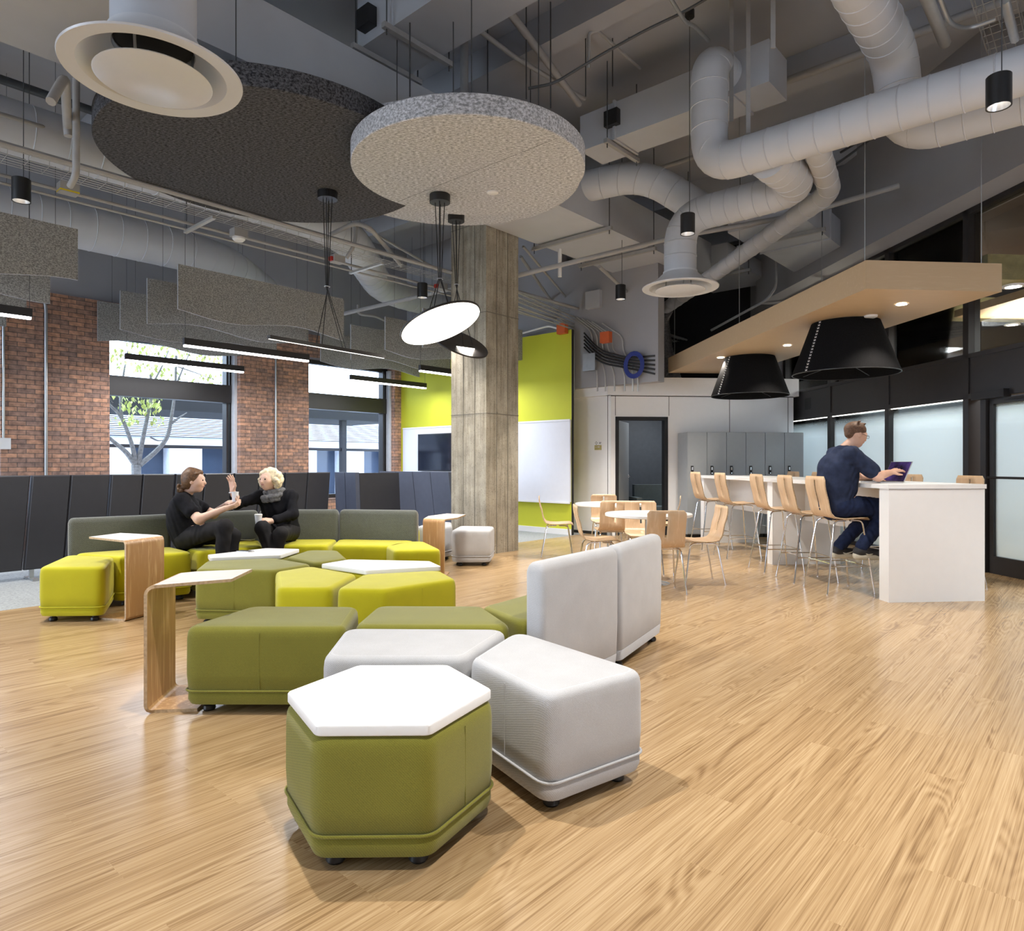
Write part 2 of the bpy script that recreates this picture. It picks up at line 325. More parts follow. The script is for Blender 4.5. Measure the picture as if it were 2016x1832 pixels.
def resample(pts, step):
    out = [pts[0]]; acc = 0
    for a, b in zip(pts, pts[1:]):
        L = (b-a).length; d = step-acc
        while d < L: out.append(a+(b-a)*(d/L)); d += step
        acc = (acc+L) % step if L else acc
    return out
def offset(poly, d):
    n = len(poly); out = []
    for i in range(n):
        p0, p1, p2 = Vector(poly[i-1][:2]), Vector(poly[i][:2]), Vector(poly[(i+1) % n][:2])
        e1 = (p1-p0).normalized(); e2 = (p2-p1).normalized(); n1 = Vector((-e1.y, e1.x)); n2 = Vector((-e2.y, e2.x))
        k = 1+n1.dot(n2); out.append(p1+(n1+n2)*(d/max(k, .25)))
    return out
def ccw(poly):
    a = sum(p[0]*q[1]-q[0]*p[1] for p, q in zip(poly, poly[1:]+poly[:1])); return poly if a > 0 else poly[::-1]
def rpoly(poly, r, seg=6):
    n = len(poly); out = []
    for i in range(n):
        a, b, c = Vector(poly[i-1][:2]), Vector(poly[i][:2]), Vector(poly[(i+1) % n][:2])
        u, v = a-b, c-b; ang = u.angle(v); k = min(r/math.tan(ang/2), u.length*.45, v.length*.45)
        p, q = b+u.normalized()*k, b+v.normalized()*k
        out += [(p*(1-t)+b*t)*(1-t)+(b*(1-t)+q*t)*t for t in [j/seg for j in range(seg+1)]]
    return out
def loft(mb, poly, prof, r):
    rs = []
    for z, d in prof: rs.append([(p.x, p.y, z) for p in rpoly(offset(poly, d), max(r-d*.3, .012))])
    mb.rings(rs)

# ============================================================ SETTING
o = MB().box(-30, 25, -4, 7.15, -.1, 0).build('floor', 'floor', rz=WR, smooth=0); struct(o, 'oak plank floor running towards the far right')
o = MB().box(-30, 9.9, 7.15, 12.6, -.1, .0).box(9.9, 25, 7.15, 12.6, -.1, .0).build('floor', 'strip', rz=WR, smooth=0); struct(o, 'polished grey concrete floor strip by the brick wall')
CZ = 6.0
o = MB().box(-12, 24, -6, 12.6, CZ, CZ+.2).build('ceiling', 'ceil', rz=WR, smooth=0); struct(o)
# ceiling joists across the deck
for i, s0 in enumerate((.6, 3.1, 5.6, 8.1, 10.6, 13.1)):
    o = MB().box(s0, s0+.22, -6, 11.9, CZ-.32, CZ-.002).build('ceiling_beam', 'ceil', rz=WR, smooth=0); struct(o)
# brick wall with three window openings, in its own frame
ops = [(.3, 2.44), (3.84, 5.98), (7.38, 9.51)]
mb = MB(); xs = [-8] + [v for a in ops for v in a] + [9.69]
for i in range(0, len(xs), 2): mb.box(xs[i], xs[i+1], 11.88, 12.45, 0, 3.8)
for a, b in ops: mb.box(a, b, 11.88, 12.45, 0, .55); mb.box(a, b, 11.88, 12.45, 3.35, 3.8)
o = mb.build('wall_left', 'brick', rz=WR, smooth=0); struct(o, 'red brown brick wall with tall window bays')
o = MB().box(-8, 10.2, 11.94, 12.3, 3.8, CZ).build('wall_left_upper', 'gwall', rz=WR, smooth=0); struct(o)
for i, (a, b) in enumerate(ops):
    nm = 'window_%d' % (i+1)
    w = MB().box(a, b, 12.14, 12.26, .55, .63).box(a, b, 12.14, 12.26, 3.27, 3.35).box(a, a+.07, 12.14, 12.26, .55, 3.35).box(b-.07, b, 12.14, 12.26, .55, 3.35)
    w.box(a, b-.07, 12.08, 12.26, 2.36, 2.68).box(b-.15, b-.11, 12.10, 12.26, .6, 3.3)
    r = w.build(nm, 'mull', rz=WR, smooth=0); struct(r, 'tall window with a deep dark transom')
    MB().box(a+.07, b-.07, 12.195, 12.205, .63, 2.36).box(a+.07, b-.07, 12.195, 12.205, 2.68, 3.27).build('pane', 'glass', r, smooth=0)
    MB().box(b-.05, b-.0, 12.0, 12.12, .55, 3.3).build('window_jamb', 'louv', r, smooth=0)
# lime feature wall
o = MB().box(9.69, 9.73, 7.19, 11.9, 0, 3.62).build('wall_far', 'lime', rz=WR, smooth=0); struct(o, 'lime green feature wall')
o = MB().box(9.685, 9.735, 7.178, 7.19, 0, 3.62).build('trim_1', 'gap', rz=WR, smooth=0); struct(o)
o = MB().box(9.66, 9.69, 7.19, 11.88, 0, .1).build('baseboard_far', 'white', rz=WR, smooth=0); struct(o)
o = MB().box(9.9, 10.1, 7.6, 12.4, 3.2, CZ).box(9.9, 10.1, 5.6, 7.6, 2.6, 4.9).build('wall_far_upper', 'gwall', rz=WR, smooth=0); struct(o)
o = MB().box(9.7, 14.2, 12.0, 12.3, 0, CZ).build('wall_left_far', 'gwall', rz=WR, smooth=0); struct(o)
o = MB().box(14, 14.2, -8, 12.6, 0, CZ).build('wall_back', 'darkv', rz=WR, smooth=0); struct(o)
# whiteboard and television on the lime wall
r = thing('whiteboard', 'long glossy white writing board on the lime wall', 'whiteboard', FS(9.69, 9.5, .58), WR)
MB().box(-.035, 0, -2.3, 2.28, 0, 1.45).build('board', 'wboard', r, smooth=0)
MB().box(-.045, -.035, -2.3, 2.28, 1.43, 1.46).box(-.06, -.03, -2.3, 2.28, -.03, 0).build('rail', 'white', r, smooth=0)
r = thing('television', 'black flat television mounted on the white board left of the column', 'television', FS(9.6, 10.5, 1.1), WR)
MB().box(-.06, .05, -.62, .64, 0, .78).build('bezel', 'black', r, smooth=0)
MB().box(-.062, -.06, -.60, .62, .02, .76).build('screen', 'tvs', r, smooth=0)
# column
mb = MB(); mb.box(6.795, 7.47, 6.505, 7.2, 0, CZ)
o = mb.build('column', 'conc', rz=WR, smooth=0); struct(o, 'square board marked concrete column')
mb = MB()
for k in (.22, .45): mb.box(6.785+k, 6.791+k, 6.500, 6.505, 0, CZ).box(6.789, 6.795, 6.5+k, 6.506+k, 0, CZ)
for z in (1.95, 3.35, 4.6): mb.box(6.790, 7.475, 6.499, 7.205, z, z+.008)
mb.build('form_joint', pm('dark_joint', (.17, .155, .13), .9), o, smooth=0)  # formwork joints as thin strips of a darker tone
bpy.data.objects['form_joint'].rotation_euler = (0, 0, 0)

# ---- white room with parapet (main face along v through K)
def VU(p0, dv, du): return (p0[0]+dv*.9966-du*.0826, p0[1]+dv*.0826+du*.9966)
K0 = (1.75, 11.95)
wb = thing('service_room', None, None); wb['kind'] = 'structure'; wb.name = 'wall_service_room'
def dr(a, b, c, d): return (K0[0]+a*.9966, K0[1]+a*.0826)
mb = MB()   # local frame: x along face, y away, origin K0
T = 2.45
mb.box(-.02, .06, 0, .12, 0, T).box(.06, 1.0, 0, .12, 2.08, T).box(1.0, 3.3, 0, .12, 0, T)
o = mb.build('front_panelling', 'whitew', wb, (K0[0], K0[1], 0), UR, smooth=0)
# facet towards the lime wall
fx = FS(10.1, 7.80); L = math.hypot(fx[0]-K0[0], fx[1]-K0[1]); fr = math.atan2(K0[1]-fx[1], K0[0]-fx[0])
MB().box(0, L, 0, .12, 0, T).build('side_panelling', 'whitew', wb, (fx[0], fx[1], 0), fr, smooth=0)
mb = MB().box(-.1, 3.35, -.1, 3, T, 2.76)
mb.build('parapet', 'whitew', wb, (K0[0], K0[1], 0), UR, smooth=0)
MB().box(-.1, L+.04, -.1, .8, T, 2.76).build('parapet', 'whitew', wb, (fx[0], fx[1], 0), fr, smooth=0)
mb = MB()
for x in (.10-.06+.02, 1.02, 2.12, 3.2): mb.box(x-.004, x+.004, -.003, 0, 0 if x > 1.1 else 2.1, T)
mb.box(-.02, 3.3, -.004, 0, T-.012, T)
mb.build('panel_joint', 'gap', wb, (K0[0], K0[1], 0), UR, smooth=0)
MB().box(0, L*.98, -.015, 0, 0, .05).box(L-.09, L-.082, -.004, 0, 0, T).build('edge_trim', 'gap', wb, (fx[0], fx[1], 0), fr, smooth=0)
# doorway
d = thing('door_1', None, None, (K0[0], K0[1], 0), UR); d['kind'] = 'structure'
MB().box(.06, .12, -.01, .16, 0, 2.08).box(.94, 1.0, -.01, .16, 0, 2.08).box(.06, 1.0, -.01, .16, 2.02, 2.08).build('door_frame', 'blackm', d, smooth=0)
lf = MB().box(0, .85, -.045, 0, .01, 2.02).build('door_leaf', 'lock', d, (.12, .16, 0), math.radians(64), smooth=0)
mh = MB(); mh.tube([(.78, -.05, 1.02), (.78, -.10, 1.02), (.66, -.10, 1.02)], .01).cyl((.78, -.048), .026, 1.0, 1.05); mh.build('door_handle', 'chrome', lf)
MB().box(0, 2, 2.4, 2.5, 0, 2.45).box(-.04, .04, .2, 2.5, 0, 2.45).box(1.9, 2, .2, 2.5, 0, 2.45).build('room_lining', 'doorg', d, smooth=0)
area((K0[0]+1.2, K0[1]+1.3, 2.4), .6, .6, 14, col=(.9, .95, 1))  # unseen lamp added to brighten the room behind the door
# armchair seen through the doorway
a = thing('armchair', 'grey armchair inside the dark room beyond the open door', 'armchair', VU(K0, 1.05, 1.0)+(0,), UR)
MB().box(-.33, .33, -.3, .3, .18, .45).build('seat', 'armch', a); MB().box(-.33, .33, .2, .36, .3, .85).build('backrest', 'armch', a)
MB().box(-.42, -.32, -.32, .34, .1, .62).build('armrest', 'armch', a); MB().box(.32, .42, -.32, .34, .1, .62).build('armrest', 'armch', a)
for x in (-.36, .36):
    for y in (-.27, .29): MB().cyl((x, y), .015, 0, .18).build('leg', 'black', a)
# signs on the facet
sg = thing('room_sign', 'small sign with a diamond mark above a gold plaque beside the door', 'sign', (fx[0], fx[1], 1.5), fr)
mb = MB()
for k in range(4):
    c, s_ = math.cos(k*PI/2), math.sin(k*PI/2); mb.box(-.006, .006, -.004, 0, -.006, .006, Matrix.Translation(((L-.33)+.02*c, 0, .125+.02*s_)) @ Matrix.Rotation(PI/4, 4, 'Y'))
for k, w in enumerate((.022, .03)): mb.box((L-.33)+.06, (L-.33)+.06+.045-.01*k, -.004, 0, .128-k*.018, .136-k*.018)
mb.build('lettering', 'blackm', sg, smooth=0)
MB().box((L-.33)-.03, (L-.33)+.11, -.012, 0, 0, .085).build('plaque', 'gold', sg, smooth=0)
MB().box((L-.33)-.015, (L-.33)+.02, -.014, -.012, .045, .055).box((L-.33)+.035, (L-.33)+.08, -.014, -.012, .04, .065).build('engraving', 'plytop', sg, smooth=0)

# ---- lockers
LB = VU(K0, 1.17, -.53)
lk0 = None
for i in range(6):
    lab = 'grey full height locker with a keypad latch, %s' % ['leftmost of the bank beside the dark doorway', 'second from the doorway end of the bank', 'third from the doorway end of the bank', 'fourth from the doorway end of the bank', 'second from the glass wall end', 'rightmost by the glass wall'][i]
    x = LB[0]+.34*i*.9966; y = LB[1]+.34*i*.0826
    if i == 0:
        lk0 = r = thing('locker', lab, 'locker', (x, y, 0), UR, 'bank of grey lockers')
        MB().box(.001, .339, .02, .5, .06, 1.79).build('carcass', 'lock', r, smooth=0)
        MB().box(.01, .33, .05, .48, 0, .06).build('plinth', 'gap', r, smooth=0)
        dd = MB().box(.004, .336, 0, .018, .075, 1.785).build('door', 'lock', r, smooth=0)
        MB().box(.06, .1, -.018, 0, 1.08, 1.22).build('keypad_latch', 'blackm', dd, smooth=0)
        MB().cyl((.08, -.026), .012, 1.09, 1.105).box(.068, .092, -.022, -.018, 1.15, 1.2).build('latch_knob', 'chrome', dd)
    else: dup(lk0, (x, y, 0), UR, lab)

# ---- glass wall (frame: local x=v, y=u), plane X = 6.1725-.0826Y
G0 = (5.52, 7.9)
gw = thing('wall_right', None, None, (G0[0], G0[1], 0), UR); gw['kind'] = 'structure'
def gy(Y): return (Y-7.9)/.9966
posts = [gy(12.72), gy(11.2), gy(9.7), gy(8.2)]
for i, p in enumerate(posts):
    q = MB().box(-.05, .10, p-.045, p+.045, 0, 4.3).build('mullion', 'mull', gw, smooth=0)
MB().box(-.05, .12, gy(7.9)-.01, gy(7.9)+.07, 0, 2.1).build('door_post', 'mull', gw, smooth=0)
MB().box(-.035, .09, -12, posts[0], 2.09, 2.52).box(-.05, .10, -12, posts[0], 2.03, 2.09).box(-.05, .1, -12, posts[0], 2.52, 2.57).box(-.05, .1, -12, posts[0], 4.24, 4.32).build('transom', 'mull', gw, smooth=0)
for p in (gy(6.2), gy(4.7)): MB().box(-.05, .1, p-.045, p+.045, 2.5, 4.3).build('mullion', 'mull', gw, smooth=0)
MB().box(.02, .03, -12, posts[0], 2.57, 4.24).build('upper_glazing', 'glassd', gw, smooth=0)
for a, b in ((posts[1]+.045, posts[0]-.045), (posts[2]+.045, posts[1]-.045), (posts[3]+.045, posts[2]-.045)):
    MB().box(.02, .03, a, b, .06, 2.03).build('frosted_pane', 'frost', gw, smooth=0)
    MB().box(-.02, .09, a, b, 0, .06).build('sill', 'mull', gw, smooth=0)
    MB().box(-.03, -.01, a+.02, b-.02, 2.02, 2.03).build('cove_light', 'ledw', gw, smooth=0)
MB().box(-.036, -.034, posts[1]+.6, posts[1]+.8, 2.2, 2.4).build('speaker_grille', 'blackm', gw, smooth=0)
d = thing('door_2', None, None, (G0[0], G0[1], 0), UR); d['kind'] = 'structure'
e = gy(7.87)
MB().box(-.02, .05, e-1.0, e, .0, .2).box(-.02, .05, e-.06, e, .2, 2.0).box(-.02, .05, e-1.0, e, 1.94, 2.0).box(-.02, .05, e-1.0, e-.94, .2, 2.0).build('door_frame', 'mull', d, smooth=0)
MB().box(.01, .02, e-.94, e-.06, .2, 1.94).build('frosted_pane', 'frost', d, smooth=0)
MB().tube([(-.07, e-.03, 1.1), (-.07, e-.9, 1.1)], .014).build('push_bar', 'blackm', d)
mb = MB().box(-.12, -.03, e-.32, e+.16, 2.0, 2.09); mb.bar((-.08, e-.2, 1.99), (-.08, e-.65, 1.97), .02, .02); mb.build('door_closer', 'blackm', d, smooth=0)
# bulkhead above the glass
o = MB().box(-.42, .25, -12, 5.2, 4.3, CZ).build('bulkhead', 'gwall', loc=(G0[0], G0[1], 0), rz=UR, smooth=0); struct(o)
o = MB().box(0, .2, 5.2, 12, 0, CZ).build('wall_right_far', 'gwall', loc=(G0[0], G0[1], 0), rz=UR, smooth=0); struct(o)
# corridor beyond the glass
c = thing('corridor', None, None, (G0[0], G0[1], 0), UR); c.name = 'wall_corridor'; c['kind'] = 'structure'
MB().box(3.2, 3.4, -12, 6, 0, 4.6).build('brick_side', 'brickb', c, smooth=0)
MB().box(.1, 3.4, 5.0, 5.2, 0, 4.6).build('end_side', 'brickb', c, smooth=0)
MB().box(.1, 3.4, -12, 6, 4.5, 4.6).build('soffit', 'brown', c, smooth=0)
for y in (-4.6, -1.6, .2, 2.2, 4.0): MB().box(.15, 3.2, y, y+.3, 3.45, 3.75).build('cream_beam', 'beam', c, smooth=0)
MB().box(.8, 3.2, -1.0, 1.6, 3.3, 3.4).build('maple_soffit', 'maple', c, smooth=0)
MB().box(.1, 3.4, -12, 6, -.1, -.002).build('corridor_floor', 'strip', c, smooth=0)
for (px, py, n_) in ((1995, 565, 1), (1993, 640, 2), (1993, 666, 3)):
    Y = {1: 5.6, 2: 8.2, 3: 9.6}[n_]; q = PY(px, py, Y*1.28)
    r = thing('recessed_downlight', 'round bright downlight beyond the upper glass, %s of the three' % ['topmost', 'middle', 'lowest'][n_-1], 'downlight', q, 0, 'downlights in the next room')
    MB().lathe([(.10, .02), (.10, 0), (.075, 0), (.07, .012)], 20, cap0=False).build('trim_ring', 'white', r)
    MB().cyl((0, 0), .07, .002, .006).build('lens', 'lens', r)
for y in (-5, -2, 1, 4):
    p = Vector((G0[0], G0[1], 0))+Matrix.Rotation(UR, 3, 'Z') @ Vector((1.7, y, 3.2)); area(p, 1.5, 1.2, 110, col=(.90, .96, 1)); area(p-Vector((0, 0, .1)), 1.2, 1.0, 55, (PI, 0, 0), (1, .92, .75))  # upward lamps are added to brighten the beams and upper corridor

o = MB().box(-9, 9, -3.6, -3.4, 0, CZ).build('wall_behind', 'whitew', smooth=0); struct(o)
o = MB().box(7.6, 7.8, -3.5, 2, 0, CZ).build('wall_right_near', 'whitew', smooth=0); struct(o)
# ============================================================ OUTSIDE
ow = thing('street', None, None); ow.name = 'floor_street'; ow['kind'] = 'structure'
MB().box(-40, 60, 12.7, 60, -.3, -.12).build('paving', 'asphalt', ow, rz=WR, smooth=0)
b = thing('office_building', 'pale building across the street with louvres and dark windows', 'building', FS(4, 22, -.12), WR)
mb = MB().box(-25, 14, 0, .5, 1.9, 2.2).box(-25, 14, 0, .5, 2.85, 3.3)
x = -24.6
while x < 14: mb.box(x, x+1.0, 0, .5, 0, 1.9); x += 2.1
mb.build('facade', 'fac', b, smooth=0)
MB().box(-25, 14, .5, .7, 0, 3).build('glazing', 'facd', b, smooth=0)
mb = MB()
for k in range(12): mb.box(-25, 14, -.12, 0, 2.22+k*.055, 2.22+k*.055+.035)
mb.build('louvre_band', 'louv', b, smooth=0)
k0 = thing('street_canopy', 'dark steel pavement canopy on posts outside the windows', 'canopy', FS(4.2, 17, -.12), WR)
mb = MB().box(-7, 9.5, 0, 2.6, 2.66, 3.0)
mb.build('roof', 'gap', k0, smooth=0)
for i, x in enumerate((-5.5, -1.2, 1.2, 4.6, 7.6)): MB().box(x, x+.16, .2, .36, 0, 2.66).build('post', 'mull', k0, smooth=0)
MB().box(-7, 9.5, .24, .3, 1.75, 1.83).build('rail', 'mull', k0, smooth=0)
# tree seen through the first window
tr = thing('street_tree', 'small pale barked tree with spring leaves outside the left window', 'tree', PN(268, 1000, 14.6)*1)
base = Vector(tr.location); base.z = -.12; tr.location = base
mb = MB()
def br(pts, r0, r1, n=14.6):
    q = [PN(a, b_, n+(c if len(t_) > 2 else 0)) for t_ in pts for a, b_, c in [(t_[0], t_[1], t_[2] if len(t_) > 2 else 0)]]
    q = roundpath(q, .3, 4); m = len(q); mb.tube([v-base for v in q], [r0+(r1-r0)*i/(m-1) for i in range(m)], 8); return q
T1 = br([(268, 1090), (270, 1000), (268, 915)], .10, .09)
bs = [br([(268, 918), (250, 890), (222, 868), (190, 840)], .055, .03), br([(268, 918), (262, 880), (240, 820), (214, 795)], .05, .025),
      br([(272, 915), (278, 880), (290, 820), (300, 775), (296, 735)], .05, .025), br([(275, 915), (300, 895), (330, 865), (338, 820), (345, 770), (347, 700)], .055, .025),
      br([(335, 835), (352, 822), (368, 812)], .03, .01), br([(296, 860), (310, 868), (324, 866)], .02, .008), br([(240, 822), (236, 780), (246, 720), (252, 690)], .03, .012),
      br([(346, 760), (362, 720), (375, 690)], .02, .01), br([(298, 760), (320, 720), (332, 690)], .02, .01), br([(345, 720), (390, 735), (430, 750)], .015, .006)]
mb.build('trunk', 'bark', tr)
lf = MB(); rnd = random.Random(3)
def leafs(cx, cy, rx, ry, k):
    for _ in range(k):
        a = rnd.random()*2*PI; q = math.sqrt(rnd.random()); p = PN(cx+rx*q*math.cos(a), cy+ry*q*math.sin(a), 14.3+rnd.random()*.8)-base
        mt = Matrix.Translation(p) @ Matrix.Rotation(rnd.random()*6.3, 4, 'Z') @ Matrix.Rotation(rnd.random()*1.6-.8, 4, 'X')
        w = .035+.03*rnd.random(); lf.add([(0, 0, 0), (w*.6, .004, -w*.8), (0, 0, -w*2), (-w*.6, .004, -w*.8)], [(0, 1, 2, 3)], mt)
for a in ((290, 700, 80, 32, 230), (275, 798, 48, 14, 80), (300, 790, 20, 22, 40), (245, 820, 30, 12, 30), (310, 828, 14, 18, 16), (420, 745, 45, 14, 60), (250, 770, 35, 14, 40), (400, 700, 45, 18, 70), (330, 740, 40, 16, 40)): leafs(*a)
o = lf.build('foliage', 'leaf', tr, smooth=0); o['kind'] = 'stuff'

# ============================================================ CEILING SERVICES
def duct(name, label, paths, r, step=.22, mat='duct', bend=.35, cat='duct', group=None, ring=True):
    o0 = Vector(paths[0][0]); t = thing(name, label, cat, o0, 0, group)
    for pts in paths:
        q = roundpath(pts, bend, 8); mb = MB(); mb.tube([p-o0 for p in q], r, 28)
        if ring:
            rs = resample(q, step)
            for a, b in zip(rs[1:-1], rs[2:]):
                d = (b-a).normalized(); mb.tube([a-d*.006-o0, a-o0, a+d*.006-o0], [r+.0005, r+.006, r+.0005], 28)
        mb.build('duct_run', mat, t, smooth=50)
    return t
A_, D_ = 6.47, 3.08
duct('round_duct', 'long round grey duct crossing the upper right with a tall elbow at its left end', [
    [FS(6.95, 3.08, 5.33), FS(6.47, 3.08, 5.33), FS(6.47, 3.08, 4.25), FS(6.47, -1.6, 4.25)]], .18, bend=.30)
duct('round_duct', 'round duct that drops into the small round diffuser above the bar', [
    [FS(6.55, 2.52, 4.2), FS(7.46, 2.52, 4.2)+Vector((.05, 0, 0)), Vector((2.02, 8.2, 4.2)), Vector((2.02, 8.2, 3.5))]], .19, .16, bend=.42)
duct('round_duct', 'slim round duct zigzagging down towards the white room roof', [
    [FS(6.6, 2.1, 4.24), Vector((3.5, 7.5, 4.24)), Vector((2.95, 13.1, 4.24))]], .115, .3, bend=.22)
duct('foil_duct', 'crinkled silver flexible duct hanging into the white room roof', [
    [Vector((2.95, 13.1, 4.24)), Vector((2.93, 13.45, 4.1)), Vector((3.0, 13.35, 3.4)), Vector((3.15, 13.2, 2.8))]], .15, .05, 'foil', .2)
duct('round_duct', 'fat round duct from the top right edge turning down behind the long duct', [
    [FS(-3, 1.52, 4.99), FS(7.02, 1.52, 4.99), FS(7.1, 1.5, 4.29), FS(7.1, -2.2, 4.29)]], .19, .2, bend=.33)
duct('round_duct', 'short round elbow duct beside the wide sheet metal duct', [
    [PY(1150, 368, 9.2), PY(1268, 342, 8.9), PY(1385, 415, 8.7)]], .2, .25, bend=.5)
duct('round_duct', 'huge round duct passing above the dark felt disc on the left', [
    [FS(-5, 8.12, 4.56), FS(5.6, 8.12, 4.56), FS(8.1, 10.5, 4.56), FS(9.6, 10.6, 4.56)]], .26, .3, bend=.9)
duct('round_duct', 'huge round duct nearest the brick wall above the wavy baffles', [
    [FS(-6, 9.97, 4.3), FS(4.7, 9.97, 4.3), FS(6.1, 11.3, 4.3)]], .28, .3, bend=.8)
# rectangular ducts
def rduct(label, x0, x1, y0, y1, z0, z1, collars=(), hang=(), along='s', extra=None):
    t = thing('sheet_metal_duct', label, 'duct', FS(x0, y0, z0), WR)
    MB().box(0, x1-x0, 0, y1-y0, 0, z1-z0).build('casing', 'rduct', t, smooth=0)
    for c in collars:
        mb = MB()
        if along == 's': mb.box(c-x0-.015, c-x0+.015, -.02, y1-y0+.02, -.02, z1-z0+.02)
        else: mb.box(-.02, x1-x0+.02, c-y0-.015, c-y0+.015, -.02, z1-z0+.02)
        mb.build('flange', 'rduct', t, smooth=0)
    for h in hang:
        mb = MB()
        if along == 's': mb.box(h-x0-.025, h-x0+.025, -.12, y1-y0+.12, -.07, -.02); rr = [(h-x0, -.08), (h-x0, y1-y0+.08)]
        else: mb.box(-.12, x1-x0+.12, h-y0-.025, h-y0+.025, -.07, -.02); rr = [(-.08, h-y0), (x1-x0+.08, h-y0)]
        st = mb.build('strut', 'pipe', t, smooth=0)
        for a, b in rr: MB().cyl((a, b), .007, -.12, CZ-z0, 6).build('rod', 'rod', st)
    return t
rduct('wide pale sheet metal duct crossing above the discs towards the white room', -3, 11.2, 5.3, 6.48, 4.53, 5.1, (2.2, 6.1), (.75, 7.9, 9.1, 10.2))
rduct('lower stepped end of the wide sheet metal duct over the white room', 11.2, 13.2, 5.0, 6.2, 4.75, 5.05, (), (11.9,))
t = rduct('sheet metal duct box beside the tall round elbow', 6.845, 7.34, 2.62, 4.95, 5.1, 5.53, (3.0, 4.45), (4.5,), 'n')
MB().box(-.08, 0, 1.75, 1.93, .14, .32).build('actuator', 'black', t, smooth=0)
t = rduct('dark sheet metal duct with a control box at the top centre', 3.95, 4.56, .6, 5.5, 5.26, 5.75, (5.0,), (5.42, 4.95), 'n')
MB().box(-.1, 0, 4.6, 4.78, .1, .28).build('control_box', 'black', t, smooth=0)
rduct('low dark sheet metal duct behind the round elbow', 9.2, 11.8, 3.1, 4.1, 4.5, 4.9, (10.4,), (9.8,))
# pipes
def pipe(label, pts, r, mat='pipe', bend=.1, name='pipe', cat='pipe', group=None, seg=8):
    q = roundpath(pts, bend, 5); o0 = Vector(q[0])
    o = MB().tube([Vector(p)-o0 for p in q], r, seg).build(name, mat, loc=o0, smooth=60)
    return tag(o, label, cat, group)
pipe('horizontal sprinkler pipe crossing just above the small round diffuser', [PY(1020, 542, 10), PY(1330, 466, 9.3), PY(1570, 424, 8.9), PY(1770, 365, 8.4)], .035)
pipe('long pipe under the ceiling running behind the tall round elbow', [FS(7.9, 6.5, 5.62), FS(7.9, -1, 5.62)], .045)
pipe('second long pipe under the ceiling behind the duct box', [FS(9.0, 7, 5.62), FS(9.0, -1, 5.62)], .035)
pipe('dark bent conduit crossing above the pale grey disc', [PY(1040, 174, 6.6), PY(1090, 165, 6.6), PY(1180, 110, 6.5), PY(1270, 60, 6.3), PY(1350, 22, 6.2), PY(1420, -20, 6.0)], .014, 'rod')
pipe('thick diagonal pipe under the ceiling right of the top duct', [PY(1000, 20, 6.5), PY(1140, 205, 8.2)], .04)
pipe('thinner diagonal pipe next to the thick diagonal pipe', [PY(930, 50, 6.6), PY(1010, 110, 7.2), PY(1150, 195, 8.2)], .025)
pipe('vertical drain pipe standing between the two felt discs', [PY(914, 60, 7.6), PY(914, 200, 7.6)], .045)
pipe('hooked conduit with a red tip near the duct box', [PY(1159, 135, 7), PY(1159, 65, 7), PY(1176, 60, 7), PY(1260, 135, 8)], .018)
pipe('galvanised conduit bending beside the fat duct', [PY(1316, -10, 5.8), PY(1350, 45, 6.2), PY(1366, 50, 6.4), PY(1395, 80, 6.8)], .018, 'steel')
pipe('pale pipe running along the right side of the fat round duct', [FS(-1, 1.18, 5.1), FS(7.3, 1.18, 5.1)], .05)
pipe('short sprinkler drop beside the column top', [PY(1102, 490, 10.1), PY(1102, 545, 10.1)], .03, 'white')
pipe('diagonal brace pipe reaching from the column to the wall conduits', [PY(1025, 505, 11), PY(1090, 600, 12.8)], .028)
pipe('thin diagonal brace beside the column brace pipe', [PY(1030, 485, 10.5), PY(1135, 610, 13)], .02)
pipe('long diagonal brace pipe behind the hanging downlight', [PY(1180, 525, 10.5), PY(1295, 630, 13)], .028)
pipe('upper dark conduit following the bulkhead', [PY(1655, 300, 9), PY(1738, 250, 8.4)], .015, 'rod')
pipe('dark conduit below the upper one on the bulkhead', [PY(1640, 328, 9), PY(1745, 252, 8.2)], .015, 'rod')
pipe('conduit dropping down the bulkhead beside the canopy', [PY(1528, 495, 11.6), PY(1528, 565, 11.6), PY(1510, 590, 11.6), PY(1400, 650, 12.6)], .022)
pipe('galvanised pipe at the far top right corner', [PY(1978, 0, 4.6), PY(1998, 78, 5.0)], .03, 'steel')
pipe('looped conduit around the wire tray', [PY(1850, -5, 5), PY(1870, 48, 5.2), PY(1905, 58, 5.3), PY(1960, 38, 5.2)], .018, 'steel')
pipe('small pipe running left of the upper huge duct', [PY(-20, 218, 6.2), PY(125, 262, 6.9), PY(190, 285, 7.2)], .022)
pipe('dark rail above the upper huge duct', [FS(-2, 8.9, 5.35), FS(5, 8.9, 5.35)], .05, 'rod')
pipe('thick bent pipe falling beside the dark disc', [PY(100, 200, 5), PY(128, 150, 5.2), PY(133, 250, 5.8), PY(135, 268, 5.8)], .035)
pipe('vertical conduit dropping to the junction box on the left', [PY(150, 155, 5.7), PY(150, 345, 5.7), PY(138, 366, 5.8)], .028)
pipe('angled conduit joining the cable tray near the linear pendant', [PY(650, 462, 8.6), PY(700, 438, 8.6), PY(728, 448, 8.6), PY(790, 522, 9.6)], .03)
pipe('conduit curving down onto the cable tray right of the pendant', [PY(700, 440, 8.8), PY(700, 478, 8.8), PY(682, 508, 8.8)], .025)
pipe('thin brace crossing toward the column top', [PY(720, 450, 9.5), PY(860, 530, 11.5)], .02)
pipe('grey sprinkler main crossing above the right hand baffles', [PY(678, 617, 12), PY(890, 568, 11)], .035)
pipe('pipe loop above the right hand baffles', [PY(705, 600, 12), PY(705, 618, 12), PY(740, 622, 12.2), PY(760, 632, 12.4)], .025)
